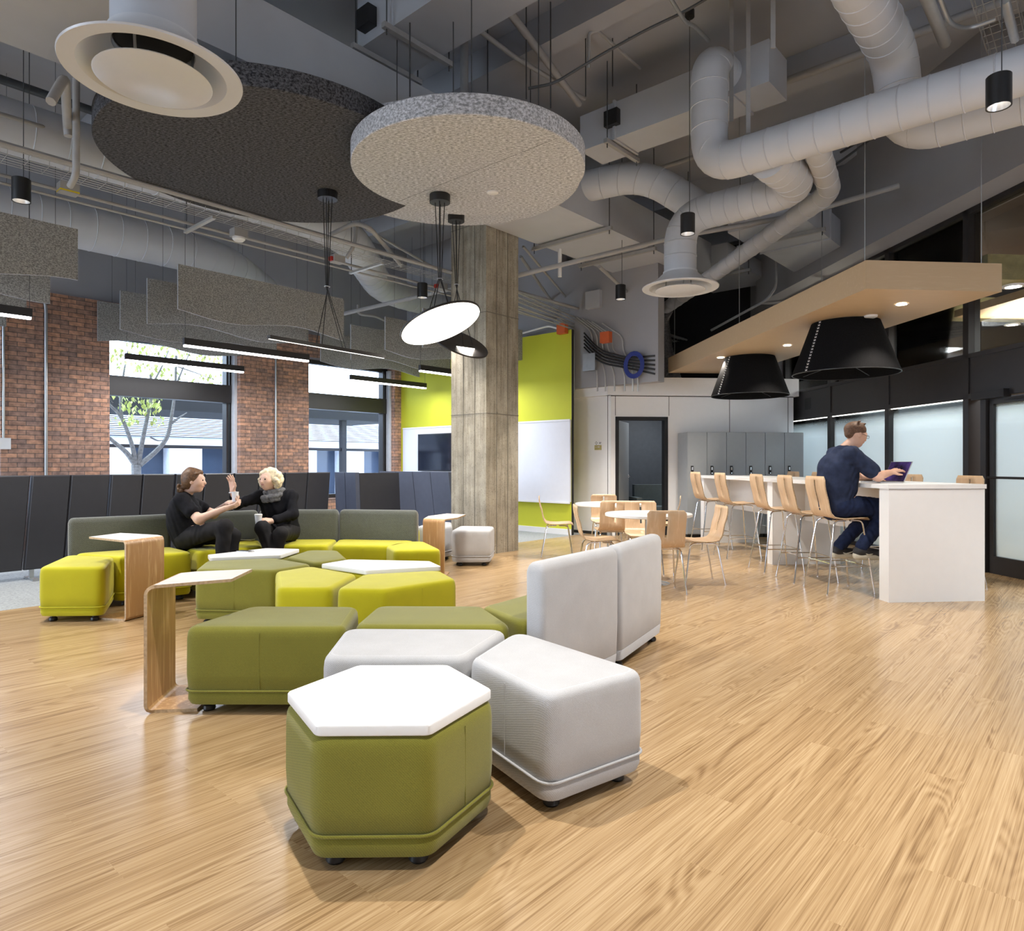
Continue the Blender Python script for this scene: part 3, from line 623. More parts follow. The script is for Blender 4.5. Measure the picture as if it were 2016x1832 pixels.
pipe('galvanised conduit running up the brick beside the left window', [FS(2.98, 11.86, .4), FS(2.98, 11.86, 3.6), FS(2.85, 11.8, 3.9)], .022, 'steel')
pipe('galvanised conduit running up the middle brick pier', [PN(543, 960, 11.86), PN(543, 640, 11.86)], .018, 'steel')
pipe('galvanised conduit at the left picture edge above the switch box', [PN(7, 868, 11.86), PN(7, 590, 11.86)], .016, 'steel')
o = MB().box(-.07, .07, -.05, 0, 0, .16).build('switch_box', 'white', loc=PN(8, 884, 11.86), rz=WR, smooth=0); tag(o, 'small white electrical box on the brick at the left edge', 'electrical box')
for i, (px, py, y, z1) in enumerate([(1153, 190, 7.4, 0), (1238, 60, 7.6, 0), (1206, 170, 7.6, 0), (1084, 213, 7.0, 0), (807, 190, 6.2, 0), (960, 180, 7.2, 0), (1036, 195, 6.9, 0)]):
    b0 = PY(px, py, y); pipe('slim %s threaded hanger rod above the %s' % (('dark', 'black', 'thin')[i % 3], ('pale disc edge near the duct box', 'duct box right of centre', 'duct box left corner', 'pale disc right side', 'gap between the dark and pale discs', 'pale disc centre', 'pale disc beside the bent conduit')[i]), [b0, Vector((b0.x, b0.y, CZ-.01))], .007, 'rod', name='hanger_rod', cat='rod', seg=6)
for i, (px, y) in enumerate([(1473, 6.6), (1440, 6.9), (1522, 6.1)]):
    b0 = PY(px, (262, 240, 95)[i], y); o = MB().box(-.02, .02, -.006, .006, 0, CZ-b0.z-.01).build('hanger_strap', 'duct2', loc=b0, smooth=0)
    tag(o, 'flat steel hanger strap %s' % ('holding the long round duct', 'left of the long duct strap', 'above the duct box corner')[i], 'strap')
# cable tray along the brick wall side
t = thing('cable_tray', 'long wire cable tray carrying pipes below the upper huge duct', 'cable tray', FS(0, 7.5, 4.0), WR)
mb = MB()
for y in (-.12, -.06, 0, .06, .12): mb.tube([(-5, y, 0), (14, y, 0)], .0035, 5)
for y in (-.13, .13): mb.tube([(-5, y, .05), (14, y, .05)], .0035, 5)
mb.build('wires', 'galv', t)
mb = MB(); x = -5
while x < 14: mb.tube([(x, -.13, .05), (x, -.125, 0), (x, .125, 0), (x, .13, .05)], .003, 4); x += .16
o = mb.build('cross_wires', 'galv', t); o['kind'] = 'stuff'
for k, (y, z, r) in enumerate(((-.22, .05, .028), (-.30, .02, .022), (.2, -.08, .018), (.27, -.13, .014))): MB().tube([(-5, y, z), (14, y, z)], r, 8).build('conduit', 'pipe', t)
for x in (.9, 3.3, 5.5, 7.7, 10): 
    MB().box(x-.02, x+.02, -.38, .33, -.16, -.13).build('strut', 'galv', t, smooth=0)
    MB().cyl((x, .3), .006, -.16, CZ-4.01, 6).build('rod', 'rod', t)
for i, (px, py) in enumerate(((134, 372), (470, 455), (664, 512), (868, 560))):
    q = PN(px, 900, 7.5); q.z = 3.875
    b_ = thing('junction_box', 'small junction box under the cable tray, %s' % ('leftmost with a yellow stripe', 'with a round white detector below it', 'right of the dark disc pendant cables', 'beside the column')[i], 'junction box', q, WR)
    MB().box(-.08, .08, -.06, .06, -.04, .05).build('casing', 'duct2', b_, smooth=0)
    if i == 0: MB().box(-.081, .081, -.061, .061, -.035, -.02).build('stripe', 'yellowt', b_, smooth=0)
    elif i == 1: MB().lathe([(.03, -.03), (.07, -.04), (.07, -.06), (.05, -.08)], 20).build('detector', 'white', b_)
    else: MB().box(-.11, -.08, -.03, .03, -.03, .02).build('red_cap', 'red', b_, smooth=0)
# wire basket top right
t = thing('cable_basket', 'wire mesh cable basket at the top right', 'cable basket', FS(1, .62, 5.05), WR)
mb = MB()
for y in (0, .07, .14, .21, .28): mb.tube([(-2, y, 0), (7, y, 0)], .004, 5)
for y in (0, .28): mb.tube([(-2, y, .1), (7, y, .1)], .004, 5)
x = -2
while x < 7: mb.tube([(x, 0, .1), (x, 0, 0), (x, .28, 0), (x, .28, .1)], .0035, 4); x += .13
mb.build('mesh', 'galv', t)
MB().box(3.6, 3.64, -.4, .9, -.06, -.02).build('slotted_strut', 'steel', t, smooth=0)
# conduits behind the parapet, on the grey upper wall
for i, (px, x2) in enumerate(((1130, 0), (1166, 10), (1176, 16), (1186, 24), (1196, 34), (1206, 50), (1226, 20))):
    pipe('%s conduit curving down the grey wall above the white room' % ('leftmost', 'second', 'third', 'fourth', 'fifth', 'sixth', 'rightmost')[i],
         [PS(px-40, 618+i*3, 9.86), PS(px, 650+i*2, 9.86), PS(px, 690, 9.86), PS(px+x2, 735-i*2, 9.86), PS(px+x2, 770, 9.86)], .014, 'galv', .3, 'wall_conduit', 'conduit')
for i in range(5):
    pipe('%s cable of the bundle sagging along the wall above the parapet' % ('topmost', 'second', 'third', 'fourth', 'lowest')[i],
         [PS(1150, 655+7*i, 9.8), PS(1180, 690+6*i, 9.8), PS(1240, 705+5*i, 9.8), PS(1290, 700+9*i, 9.9)], .016, 'black', .3, 'cable', 'cable')
q = PS(1163, 730, 9.84); o = MB().box(-.06, .0, -.13, .13, 0, .3).build('wall_panel_box', 'steel', loc=q, rz=WR, smooth=0); tag(o, 'small steel box on the grey wall among the conduits', 'electrical box')
mb = MB()
for k in range(6): mb.tube([(0, math.cos(a_)*(.13+.012*k), math.sin(a_)*(.16+.012*k)) for a_ in [j*PI/10 for j in range(20)]], .009, 6, True)
o = mb.build('cable_coil', 'blue', loc=PS(1248, 718, 9.78), rz=WR); tag(o, 'coil of dark blue cable behind the parapet', 'cable coil')
for i, (px, py) in enumerate(((1107, 647), (1193, 664))):
    o = MB().box(-.05, .05, -.09, .09, -.09, .09).build('junction_box', 'orange', loc=PS(px, py, 9.62), rz=WR, smooth=0); tag(o, ('orange junction box at the top of the lime wall', 'orange junction box above the white room parapet')[i], 'junction box')
pipe('white conduit running to the orange box above the lime wall', [PS(1020, 658, 9.64), PS(1080, 641, 9.64), PS(1107, 650, 9.6)], .018, 'white')
for i in range(5):
    pipe('%s of the galvanised conduits running behind the column towards the grey wall' % ('topmost', 'second', 'third', 'fourth', 'lowest')[i], [PY(1018, 575+9*i, 10.6), PY(1140, 628+6*i, 12.4), PY(1260, 672+3*i, 14.2)], .012, 'galv', .1)
r = thing('fan_box', 'small grey fan box hanging beside the white room wall', 'fan box', PY(1176, 592, 12), WR)
MB().box(-.15, .15, -.15, .15, -.15, .15).build('casing', 'rduct', r, smooth=0)

# ============================================================ DISCS
def disc(label, cx, cy, r, z, th, mat, seam=None):
    t = thing('felt_disc', label, 'ceiling disc', (cx, cy, z), 0)
    MB().lathe([(r-.006, 0), (r, .006), (r, th-.006), (r-.006, th)], 96).build('felt_drum', mat, t, smooth=25)
    for a_ in (.6, 2.7, 4.8): MB().cyl((r*.75*math.cos(a_), r*.75*math.sin(a_)), .005, th, CZ-z, 6).build('suspension_rod', 'rod', t)
    if seam: MB().box(-r*.97, r*.97, -.0015, .0015, -.0008, .002, Matrix.Rotation(seam, 4, 'Z')).build('seam', 'gap', t, smooth=0)
    return t
ld = disc('pale grey round felt disc, front one over the seating', -.385, 6.12, 1.035, CH+2.6, .166, 'feltl', WR+PI/2)
dd_ = disc('large charcoal round felt disc hanging on the left', -2.262, 6.444, 1.454, CH+2.78, .178, 'feltd')
d3 = disc('pale grey round felt disc partly hidden behind the front disc', -.62, 7.19, 1.34, CH+2.97, .17, 'feltl')
o = MB().lathe([(.055, 0), (.055, -.008), (.048, -.012)], 24).build('ceiling_speaker', 'white', loc=P(970, 378, CH+2.6-.001)); tag(o, 'small round white sensor plate on the pale front disc', 'sensor plate')
# ============================================================ DIFFUSERS
def diffuser(label, x, y, z, R=.447, rd=.2, top=6.0):
    t = thing('round_diffuser', label, 'air diffuser', (x, y, z), 0)
    pr = [(R, 0), (R+.004, .012), (R*.93, .03), (rd+.01, .16), (rd+.01, .2)]
    mb = MB(); n = 64
    prof = [(rd-.01, .2), (rd-.01, .14), (R*.60, .10), (R*.74, .045), (R*.82, .006), (R, 0), (R+.004, .01), (R*.9, .03), (R*.66, .09), (rd+.012, .18), (rd+.012, .2)]
    mb.rings([[(r_*math.cos(2*PI*i/n), r_*math.sin(2*PI*i/n), z_) for i in range(n)] for r_, z_ in prof], closed=True)
    mb.build('cone', 'diff', t, smooth=40)
    MB().lathe([(R*.64, -.03), (R*.655, -.026), (R*.64, -.018), (.02, -.01)], 48).build('centre_plate', 'diff', t, smooth=40)
    MB().cyl((0, 0), rd-.02, .17, .18).build('dark_throat', 'gap', t)
    for a_ in (.5, 2.6, 4.7): MB().bar((R*.4*math.cos(a_), R*.4*math.sin(a_), -.016), (rd*.9*math.cos(a_), rd*.9*math.sin(a_), .16), .015, .004).build('bracket', 'steel', t)
    return t
diffuser('big round cream air diffuser at the top left, nearest of the two', -1.95, 3.72, 3.37, .447, .215)
diffuser('small looking round air diffuser above the bar side of the room', 2.02, 8.2, 3.36, .447, .19)
duct('round_duct', 'vertical round duct above the big top left diffuser', [[Vector((-1.95, 3.72, 3.56)), Vector((-1.95, 3.72, 5.9))]], .212, .5)

# ============================================================ DOWNLIGHTS
dl0 = None
DLS = [((-4.50, 6.26), 'black cylinder downlight at the far left above the baffles', 150), ((3.28, 4.6), 'black cylinder downlight below the ducts at the right edge', 160), ((1.84, 7.15), 'black cylinder downlight hanging in front of the round duct elbow', 160),
       ((1.59, 10.0), 'black cylinder downlight left of the small diffuser', 260), ((1.39, 13.5), 'black cylinder downlight near the lime wall, above the white parapet', 45), ((-1.30, 9.9), 'black cylinder downlight just above the glowing disc pendant', 170),
       ((-.95, 3.0), 'black cylinder downlight overhead of the seating, outside the view', 190), ((1.9, 3.4), 'added black cylinder downlight over the open floor, outside the view', 170), ((-2.9, 1.6), 'added black cylinder downlight over the near left floor, outside the view', 60), ((-4.3, 4.3), 'added black cylinder downlight left of the sofa, outside the view', 190), ((.6, .8), 'added black cylinder downlight over the near floor, outside the view', 150), ((3.4, 1.2), 'added black cylinder downlight over the near right floor, outside the view', 150)]  # all but the first here are unseen lamps added for floor and seating
for (x, y), lab, pw in DLS:
    z = 3.66
    if dl0 is None:
        dl0 = t = thing('cylinder_downlight', lab, 'downlight', (x, y, z), 0, 'black cylinder downlights')
        n = 28; prof = [(.072, 0), (.075, .003), (.075, .21), (.0, .21)]
        mb = MB(); mb.rings([[(r_*math.cos(2*PI*i/n), r_*math.sin(2*PI*i/n), z_) for i in range(n)] for r_, z_ in [(.04, .09), (.066, .004), (.075, 0), (.075, .205), (.07, .21), (.04, .21)]], cap0=False, cap1=True)
        mb.build('housing', 'black', t, smooth=30)
        MB().lathe([(.066, .004), (.045, .05)], 28, cap0=False, cap1=False).build('reflector', 'silver', t)
        MB().cyl((0, 0), .032, .05, .055).build('lens', 'lens', t)
        MB().cyl((.02, 0), .004, .21, CZ-z-.03, 6).build('cable', 'rod', t)
        MB().cyl((.02, 0), .05, CZ-z-.07, CZ-z-.002).build('canopy', 'black', t)
    else: dup(dl0, (x, y, z), 0, lab)
    spot((x, y, z-.012), pw*1.7, 92, rad=.035)

# ============================================================ PENDANTS on the discs
def cables(t, top, junction, ends, zc=0):
    o0 = Vector(t.location)
    c = MB().lathe([(.1, 0), (.1, .075)], 32, top-o0+Vector((0, 0, -.075))).build('canopy', 'black', t)
    for k, e in enumerate(ends):
        a_ = k*2*PI/len(ends); p = top+Vector((.045*math.cos(a_), .045*math.sin(a_), -.075)); j = junction+Vector((.012*math.cos(a_), .012*math.sin(a_), 0))
        MB().tube([p-o0, j-o0, e-o0], .0045, 6).build('cable', 'black', t)
    MB().tube([(junction-o0)+Vector((.028*math.cos(a_), .028*math.sin(a_), 0)) for a_ in [i*PI/6 for i in range(12)]], .004, 6, True).build('cable_ring', 'silver', t)
def pdisc(label, c, nrm, R, top, junc, flip=False):
    t = thing('disc_pendant', label, 'pendant lamp', c, 0)
    q = Vector(nrm).normalized().to_track_quat('Z', 'Y').to_matrix().to_4x4()   # nrm: direction the light leaves
    MB().lathe([(R-.004, -.002), (R, .0), (R, .014), (R-.004, .018)], 64, mt=None).build('body', 'mull', t).matrix_local = q @ Matrix.Rotation(PI, 4, 'X')
    o = MB().lathe([(R-.012, .0025), (R-.012, .0045)], 64).build('light_panel', 'ledpan', t); o.matrix_local = q
    for a_ in (-1, 1):
        o = MB().tube([(a_*.1-.05, .02*a_, .0045), (a_*.1-.05, .02*a_, .014), (a_*.1+.05, .02*a_, .014), (a_*.1+.05, .02*a_, .0045)], .004, 6).build('clip', 'steel', t); o.matrix_local = q
    ends = [Vector(c)+(q @ Vector((R*.45*math.cos(a_), R*.45*math.sin(a_), -.018))) for a_ in (.3, 1.9, 3.5, 5.0)]
    cables(t, top, junc, ends); return t
top = P(866, 384, CH+2.6-.001)
c1 = PY(868, 638, top.y)
pdisc('glowing round disc pendant tilted in front of the concrete column', c1, (.36, -.17, -.92), .41, top, PY(866, 549, top.y))
area(c1+Vector((.02, -.01, -.05)), .5, .5, 60, col=(1, .92, .8))
top = P(898, 424, CH+2.97-.001)
c2 = PY(905, 676, top.y)
pdisc('round disc pendant seen from its dark upper side behind the glowing one', c2, (-.375, .45, -.81), .36, top, PY(899, 560, top.y))
area(c2+Vector((-.02, .03, -.06)), .4, .4, 25, col=(1, .92, .8))
top = P(645, 378, CH+2.78-.001)
e0, e1 = P(529, 663, 2.466), P(756, 702, 2.466); mid = (e0+e1)/2
t = thing('bar_pendant', 'black straight bar pendant on crossed cables below the charcoal disc', 'pendant lamp', mid, 0)
MB().bar(e0-mid, e1-mid, .05, .035).build('bar', 'mull', t, smooth=0)
MB().bar(e0-mid-Vector((0, 0, .019)), e1-mid-Vector((0, 0, .019)), .008, .003).build('light_strip', 'ledw', t, smooth=0)
area(mid-Vector((0, 0, .03)), 1.4, .04, 22, (0, 0, math.atan2((e1-e0).y, (e1-e0).x)))
cables(t, top, PY(644, 564, top.y), [mid+(e1-e0)*k+Vector((0, 0, .015)) for k in (-.13, -.08, .10, .13)])

# ============================================================ BAFFLES and LINEAR LIGHTS
BL = 2.4
def baffle(s, n, ph, label, group='wavy felt baffles'):
    z = CH+2.45; t = thing('felt_baffle', label, 'acoustic baffle', FS(s, n, z), WR, group)
    N_ = 48; bot = [(BL*i/N_, -(.58+.05*math.sin(ph+2*PI*1.25*i/N_))) for i in range(N_+1)]
    mb = MB(); poly = [(0, 0)]+bot+[(BL, 0)]
    k = len(poly); vs = [(x, -.012, z_) for x, z_ in poly]+[(x, .012, z_) for x, z_ in poly]
    mb.add(vs, [tuple(range(k)), tuple(range(k, 2*k))[::-1]]); mb.cur = 1
    mb.add(vs, [(i, (i+1) % k, (i+1) % k+k, i+k) for i in range(k)])
    mb.build('panel', ['feltm', 'felte'], t, smooth=0)
    for x in (.2, 2.2): MB().cyl((x, 0), .0025, 0, CZ-z, 5).build('wire', 'rod', t)
rowsA = [(8.15, 'nearest'), (9.12, 'second'), (10.1, 'third'), (11.07, 'hindmost')]
for i, (n_, w) in enumerate(rowsA): baffle(-.07, n_, (3.3, .3)[i % 2], 'grey felt baffle with a wavy bottom, %s row of the group at the left edge' % w)
for i, (n_, w) in enumerate([(8.64, 'nearest and largest'), (9.6, 'second'), (10.57, 'third'), (11.5, 'hindmost')]): baffle(3.55, n_, (-.6, 2.6)[i % 2]+PI*0, 'grey felt baffle with a wavy bottom, %s row of the middle group' % w)
for i, (n_, w) in enumerate([(8.2, 'nearest'), (9.15, 'second'), (10.12, 'third'), (11.07, 'hindmost')]): baffle(7.12, n_, (2.2, -.6)[i % 2], 'grey felt baffle with a wavy bottom, %s row of the group by the lime wall' % w)
l0 = None
for s, n_, lab in [(.2, 8.63, 'glowing black linear light at the left edge of the room'), (3.82, 9.12, 'glowing black linear light in front of the middle brick pier'), (3.78, 11.05, 'glowing black linear light across the left window top'),
                   (7.45, 10.6, 'glowing black linear light across the second window top'), (7.47, 8.68, 'glowing black linear light ending beside the concrete column')]:
    z = CH+1.53
    if l0 is None:
        l0 = t = thing('linear_light', lab, 'linear lamp', FS(s, n_, z), WR, 'linear lights under the baffles')
        MB().box(0, 1.84, -.03, .03, .02, .11).build('housing', 'mull', t, smooth=0)
        MB().box(.01, 1.83, -.027, .027, -.004, .02).build('diffuser_strip', 'led', t, smooth=0)
        for x in (.02, 1.82): MB().cyl((x, 0), .003, .11, CZ-z, 5).build('cable', 'rod', t)
    else: dup(l0, FS(s, n_, z), WR, lab)
    area(FS(s+.92, n_, z-.012), 1.8, .05, 32, (0, 0, WR), (.97, .97, 1))

# ============================================================ WOOD CANOPY over the bar
cz = 2.85; cp = P(1705, 568.3, cz)
t = thing('wood_canopy', 'pale maple box canopy hanging above the white bar', 'canopy', cp, UR)
CWd, CLn = 1.32, 5.80
MB().box(0, CWd, 0, CLn, 0, .262).build('box', 'maple', t, smooth=0)
for x, y in ((.02, .05), (1.2, .1), (.05, 2.9), (.05, 5.6), (1.25, 3)): MB().cyl((x, y), .0045, .26, CZ-cz-.02, 6).build('suspension_cable', 'steel', t)
Rm = Matrix.Rotation(UR, 3, 'Z')
def incan(px, py): return P(px, py, cz)
for i, (px, py) in enumerate(((1775, 598), (1550, 679), (1419, 703))):
    q = incan(px, py)-Vector((0, 0, .002)); r = thing('recessed_downlight', 'small bright recessed downlight in the wood canopy, %s' % ('nearest', 'between the two black shades', 'beside the far shade')[i], 'downlight', q, 0, 'downlights in the wood canopy')
    MB().lathe([(.062, 0), (.06, -.006), (.05, -.004)], 24, cap0=False).build('trim_ring', 'white', r); MB().cyl((0, 0), .046, -.006, -.003).build('lens', 'lens', r)
    spot(q-Vector((0, 0, .02)), 80, 110, (1, .9, .76), .03)
o = MB().lathe([(.07, 0), (.065, -.02), (.05, -.025)], 24).build('smoke_detector', 'white', loc=incan(1714, 621)); tag(o, 'flat white smoke detector under the wood canopy', 'smoke detector')
def lampshade(label, x, y):
    t = thing('felt_lampshade', label, 'pendant lamp', (x, y, 2.27), 0, 'two black lampshades over the bar')
    n = 72; rb, rt = .56, .355; h = cz-2.27-.005
    mb = MB(); mb.rings([[(r_*math.cos(2*PI*i/n), r_*math.sin(2*PI*i/n), z_) for i in range(n)] for r_, z_ in [(rb, 0), (rt, h), (rt-.012, h), (rb-.012, 0)]], closed=True)
    mb.build('shade', 'shade', t, smooth=30)
    for k in range(17):
        f = (k+.5)/17; r_ = rb+(rt-rb)*f+.003; a_ = math.radians(200); c = Vector((r_*math.cos(a_), r_*math.sin(a_), h*f)); tt = Vector((-math.sin(a_), math.cos(a_), 0))
        mb = MB(); mb.bar(c-tt*.014-Vector((0, 0, .008)), c+tt*.014+Vector((0, 0, .008)), .004, .004).bar(c-tt*.014+Vector((0, 0, .008)), c+tt*.014-Vector((0, 0, .008)), .004, .004).build('stitch', 'stitch', t, smooth=0)
    for a_ in (.6, 2.2, 3.8, 5.3): MB().bar((.1*math.cos(a_), .1*math.sin(a_), .12), ((rb-.05)*math.cos(a_), (rb-.05)*math.sin(a_), .02), .012, .004).build('spoke', 'black', t)
    MB().cyl((0, 0), .1, h-.06, h-.002).build('lamp_holder', 'black', t)
    MB().tube([((rb-.004)*math.cos(2*PI*i/48), (rb-.004)*math.sin(2*PI*i/48), .0) for i in range(48)], .006, 6, True).build('rim', 'black', t)
def canc(px):
    r_ = (px-1008)/F; c = Vector((cp.x, cp.y, 0))+Rm @ Vector((CWd/2, 0, 0)); Y = (c.x+.0829*c.y)/(r_+.0829); return r_*Y, Y
lampshade('large conical black felt lampshade with white cross stitching, nearer one', *canc(1664))
lampshade('large conical black felt lampshade with white cross stitching, farther one', *canc(1476))

# ============================================================ SOFT SEATING
def px2(pts, z): return [tuple(P(a, b, z).xy) for a, b in pts]
SH = .44
def foot(par, x, y, r=.022):
    MB().lathe([(r*.8, .05), (r*.8, .03), (r*1.35, .026), (r*1.45, .008), (r*1.2, 0)], 16, (x, y, 0)).build('foot', 'black', par)
def module(label, poly, mat, cat='pouf', name='pouf', group=None, top=None, back=None, shrink=.006, feet=True, z1=SH, bh=.756):
    poly = ccw([tuple(p) for p in poly]); cx = sum(p[0] for p in poly)/len(poly); cy = sum(p[1] for p in poly)/len(poly)
    lp = [Vector((p[0]-cx, p[1]-cy)) for p in poly]; lp = offset(lp, shrink)
    t = thing(name, label, cat, (cx, cy, 0), 0, group); zt = z1-(.018 if top else 0)
    body = MB(); R = .07
    prof = [(.045, .04), (.05, .012), (.075, .003), (.112, .004), (.118, .009), (.124, .004), (.2, -.001), (zt-.06, 0), (zt-.03, .003), (zt-.018, .007), (zt-.009, .014), (zt-.003, .024), (zt, .038)]
    rs = [[(p.x, p.y, z) for p in rpoly(offset(lp, d), max(R-d*.3, .012))] for z, d in prof]
    last = rs[-1]
    for k, dz in ((.5, 0),): rs.append([(x*k, y*k, zt+dz*(0 if top else 1.0)) for x, y, z in last])
    body.rings(rs); body.build('cushion_body', mat, t, smooth=50)
    pp = [(p.x, p.y, .12) for p in rpoly(offset(lp, -.001), R)]
    MB().tube(pp, .0055, 8, True).build('piping', mat, t, smooth=60)
    if top:
        tp = rpoly(offset(lp, .008), .035); n = len(tp)
        MB().rings([[(p.x, p.y, z) for p in rpoly(offset(lp, .008+d), .035)] for z, d in ((zt+.001, .003), (zt+.004, 0), (z1+.012, 0), (z1+.016, .003))]).build('table_top', 'white', t, smooth=40)
    # vertical seam down the middle of the longest side, towards the camera
    best = max(range(len(lp)), key=lambda i: (lp[i]-lp[i-1]).length * (1 if (lp[i]+lp[i-1]).y < 0 else .3))
    m_ = (lp[best]+lp[best-1])/2; MB().tube([(m_.x, m_.y, .13), (m_.x, m_.y, zt-.03)], .0016, 6).build('seam', mat, t)
    if feet:
        for p in offset(lp, .085): foot(t, p.x, p.y)
    if back:
        for (a, b) in back:
            a = Vector(a)-Vector((cx, cy)); b = Vector(b)-Vector((cx, cy)); d = (b-a).normalized(); nn = Vector((-d.y, d.x))
            if nn.dot((a+b)/2) < 0: nn = -nn              # away from the seat
            a2, b2 = a+d*.006, b-d*.006
            bp = ccw([tuple(a2), tuple(b2), tuple(b2+nn*.115), tuple(a2+nn*.115)]); bl = [Vector(p) for p in bp]
            mb = MB(); pr = [(.045, .03), (.055, .01), (.112, .004), (.118, .008), (.124, .004), (.3, 0), (bh-.05, 0), (bh-.02, .008), (bh-.005, .022), (bh, .038)]
            mb.rings([[(p.x, p.y, z) for p in rpoly(offset(bl, d_), .04)] for z, d_ in pr])
            mb.build('backrest', back_mat(mat), t, smooth=50)
            for q in (a2+d*.08+nn*.06, b2-d*.08+nn*.06): foot(t, q.x, q.y)
    return t
_bm = {}
def back_mat(m): return BM
BM = 'dgrey'
# nearest hexagonal table pouf
hx = (-.432, 2.41)
t = module('olive green hexagonal pouf with a white table top, nearest to the camera', [(hx[0]+.378*math.cos(math.radians(a)), hx[1]+.378*math.sin(math.radians(a))) for a in (3, 61, 120, 181, 242, 300)], 'olive', top=1)
# grey modules
module('light grey upholstered pouf in front right of the hexagonal table pouf', [(-.186, 2.885), (.02, 3.40), (.545, 2.71), (.12, 2.395)], 'lgrey')
module('light grey upholstered pouf directly behind the nearest white topped pouf', [(-.845, 3.43), (.0, 3.41), (-.195, 2.88), (-.815, 2.885)], 'lgrey')
module('long olive green pouf beside the nearer bent plywood table', [(-1.675, 3.41), (-1.51, 3.96), (-.875, 3.945), (-.83, 3.45), (-.86, 3.41)], 'olive')
module('olive green pouf behind the middle grey pouf', [(-.79, 3.97), (-.165, 3.96), (.02, 3.44), (-.815, 3.455)], 'olive')
def bseat(label, a, b, inner, mat, bm, bh=.756):
    # a->b outer face of the backrest; seat starts .12 inside
    global BM; BM = bm
    A, B_ = Vector(a), Vector(b); d = (B_-A).normalized(); nn = Vector((-d.y, d.x)); mid = sum((Vector(p) for p in inner), Vector((0, 0)))/len(inner)
    if nn.dot(mid-A) < 0: nn = -nn
    A2, B2 = A+nn*.118, B_+nn*.118
    return module(label, [tuple(A2), tuple(B2)]+[tuple(p) for p in inner], mat, 'sofa seat', 'sofa_module', back=[(tuple(A2), tuple(B2))], bh=bh)
bseat('olive seat with a light grey high back, nearer of the pair seen from behind', (.155, 3.43), (.655, 4.13), [(.10, 4.33), (-.19, 3.93)], 'olive', 'lgrey')
bseat('olive seat with a light grey high back, farther of the pair seen from behind', (.665, 4.145), (1.085, 4.90), [(.53, 5.02), (.19, 4.47)], 'olive', 'lgrey')
hx = (.50, 5.55)
module('olive hexagonal pouf with a white top mostly hidden behind the grey backrests', [(hx[0]+.34*math.cos(math.radians(a)), hx[1]+.34*math.sin(math.radians(a))) for a in (0, 60, 120, 180, 240, 300)], 'olive', top=1)
# middle island
module('olive pouf with a white top carrying a phone, in the middle island', [(-2.58, 5.80), (-2.70, 6.02), (-2.34, 6.50), (-1.98, 6.44), (-2.02, 5.98)], 'olive', top=1)
module('olive pouf at the left front of the middle island', [(-2.47, 5.30), (-2.60, 5.78), (-2.05, 5.96), (-1.62, 5.58), (-1.83, 5.24)], 'olive')
module('olive pouf without a top at the back of the middle island', [(-1.99, 5.99), (-1.95, 6.50), (-1.64, 6.48), (-1.42, 5.93), (-1.61, 5.63)], 'olive')
module('chartreuse pouf with a white top at the right of the middle island', [(-1.55, 5.45), (-1.37, 5.74), (-.67, 5.64), (-.53, 5.32), (-1.10, 5.11)], 'yellow', top=1)
module('chartreuse pouf at the front centre of the middle island', [(-1.81, 5.20), (-1.62, 5.50), (-1.15, 5.09), (-1.19, 4.50), (-1.56, 4.50)], 'yellow')
module('chartreuse pouf at the front right of the middle island', [(-1.165, 4.47), (-1.12, 5.08), (-.55, 5.28), (-.385, 4.86), (-.83, 4.44)], 'yellow')
# back sofa ring
module('chartreuse pouf at the far left end of the sofa', [(-3.75, 5.39), (-4.03, 6.20), (-3.50, 6.02), (-3.22, 5.41)], 'yellow')
bseat('chartreuse seat with a charcoal back, left end of the sofa behind the bent table', (-4.13, 6.33), (-3.45, 6.86), [(-2.95, 6.34), (-3.44, 5.99)], 'yellow', 'dgrey')
bseat('chartreuse seat with a charcoal back between the two seated women', (-3.42, 6.89), (-2.80, 7.46), [(-2.47, 6.80), (-2.93, 6.37)], 'yellow', 'dgrey')
bseat('chartreuse seat with a charcoal back under the blonde woman', (-2.76, 7.50), (-1.90, 7.56), [(-1.85, 6.86), (-2.44, 6.83)], 'yellow', 'dgrey')
bseat('chartreuse seat with a charcoal back at the right end of the sofa', (-1.88, 7.56), (-1.0, 7.42), [(-1.16, 6.80), (-1.82, 6.85)], 'yellow', 'dgrey')
module('chartreuse hexagonal pouf at the right end of the sofa', [(-1.27, 6.84), (-1.12, 7.22), (-.92, 7.22), (-.66, 6.52), (-1.12, 6.44)], 'yellow')
module('light grey pouf in front of the column foot', [(-.755, 8.45), (-.70, 9.02), (-.22, 8.95), (-.26, 8.36), (-.69, 8.34)], 'lgrey')
module('light grey pouf half hidden behind the far bent plywood table', [(-1.25, 8.95), (-1.12, 9.62), (-.84, 9.62), (-.78, 9.0), (-.9, 8.72)], 'lgrey')
module('chartreuse pouf with a white top behind the end of the sofa back', [(-1.75, 8.6), (-1.6, 9.0), (-1.2, 8.9), (-1.15, 8.55), (-1.5, 8.35)], 'yellow', top=1)

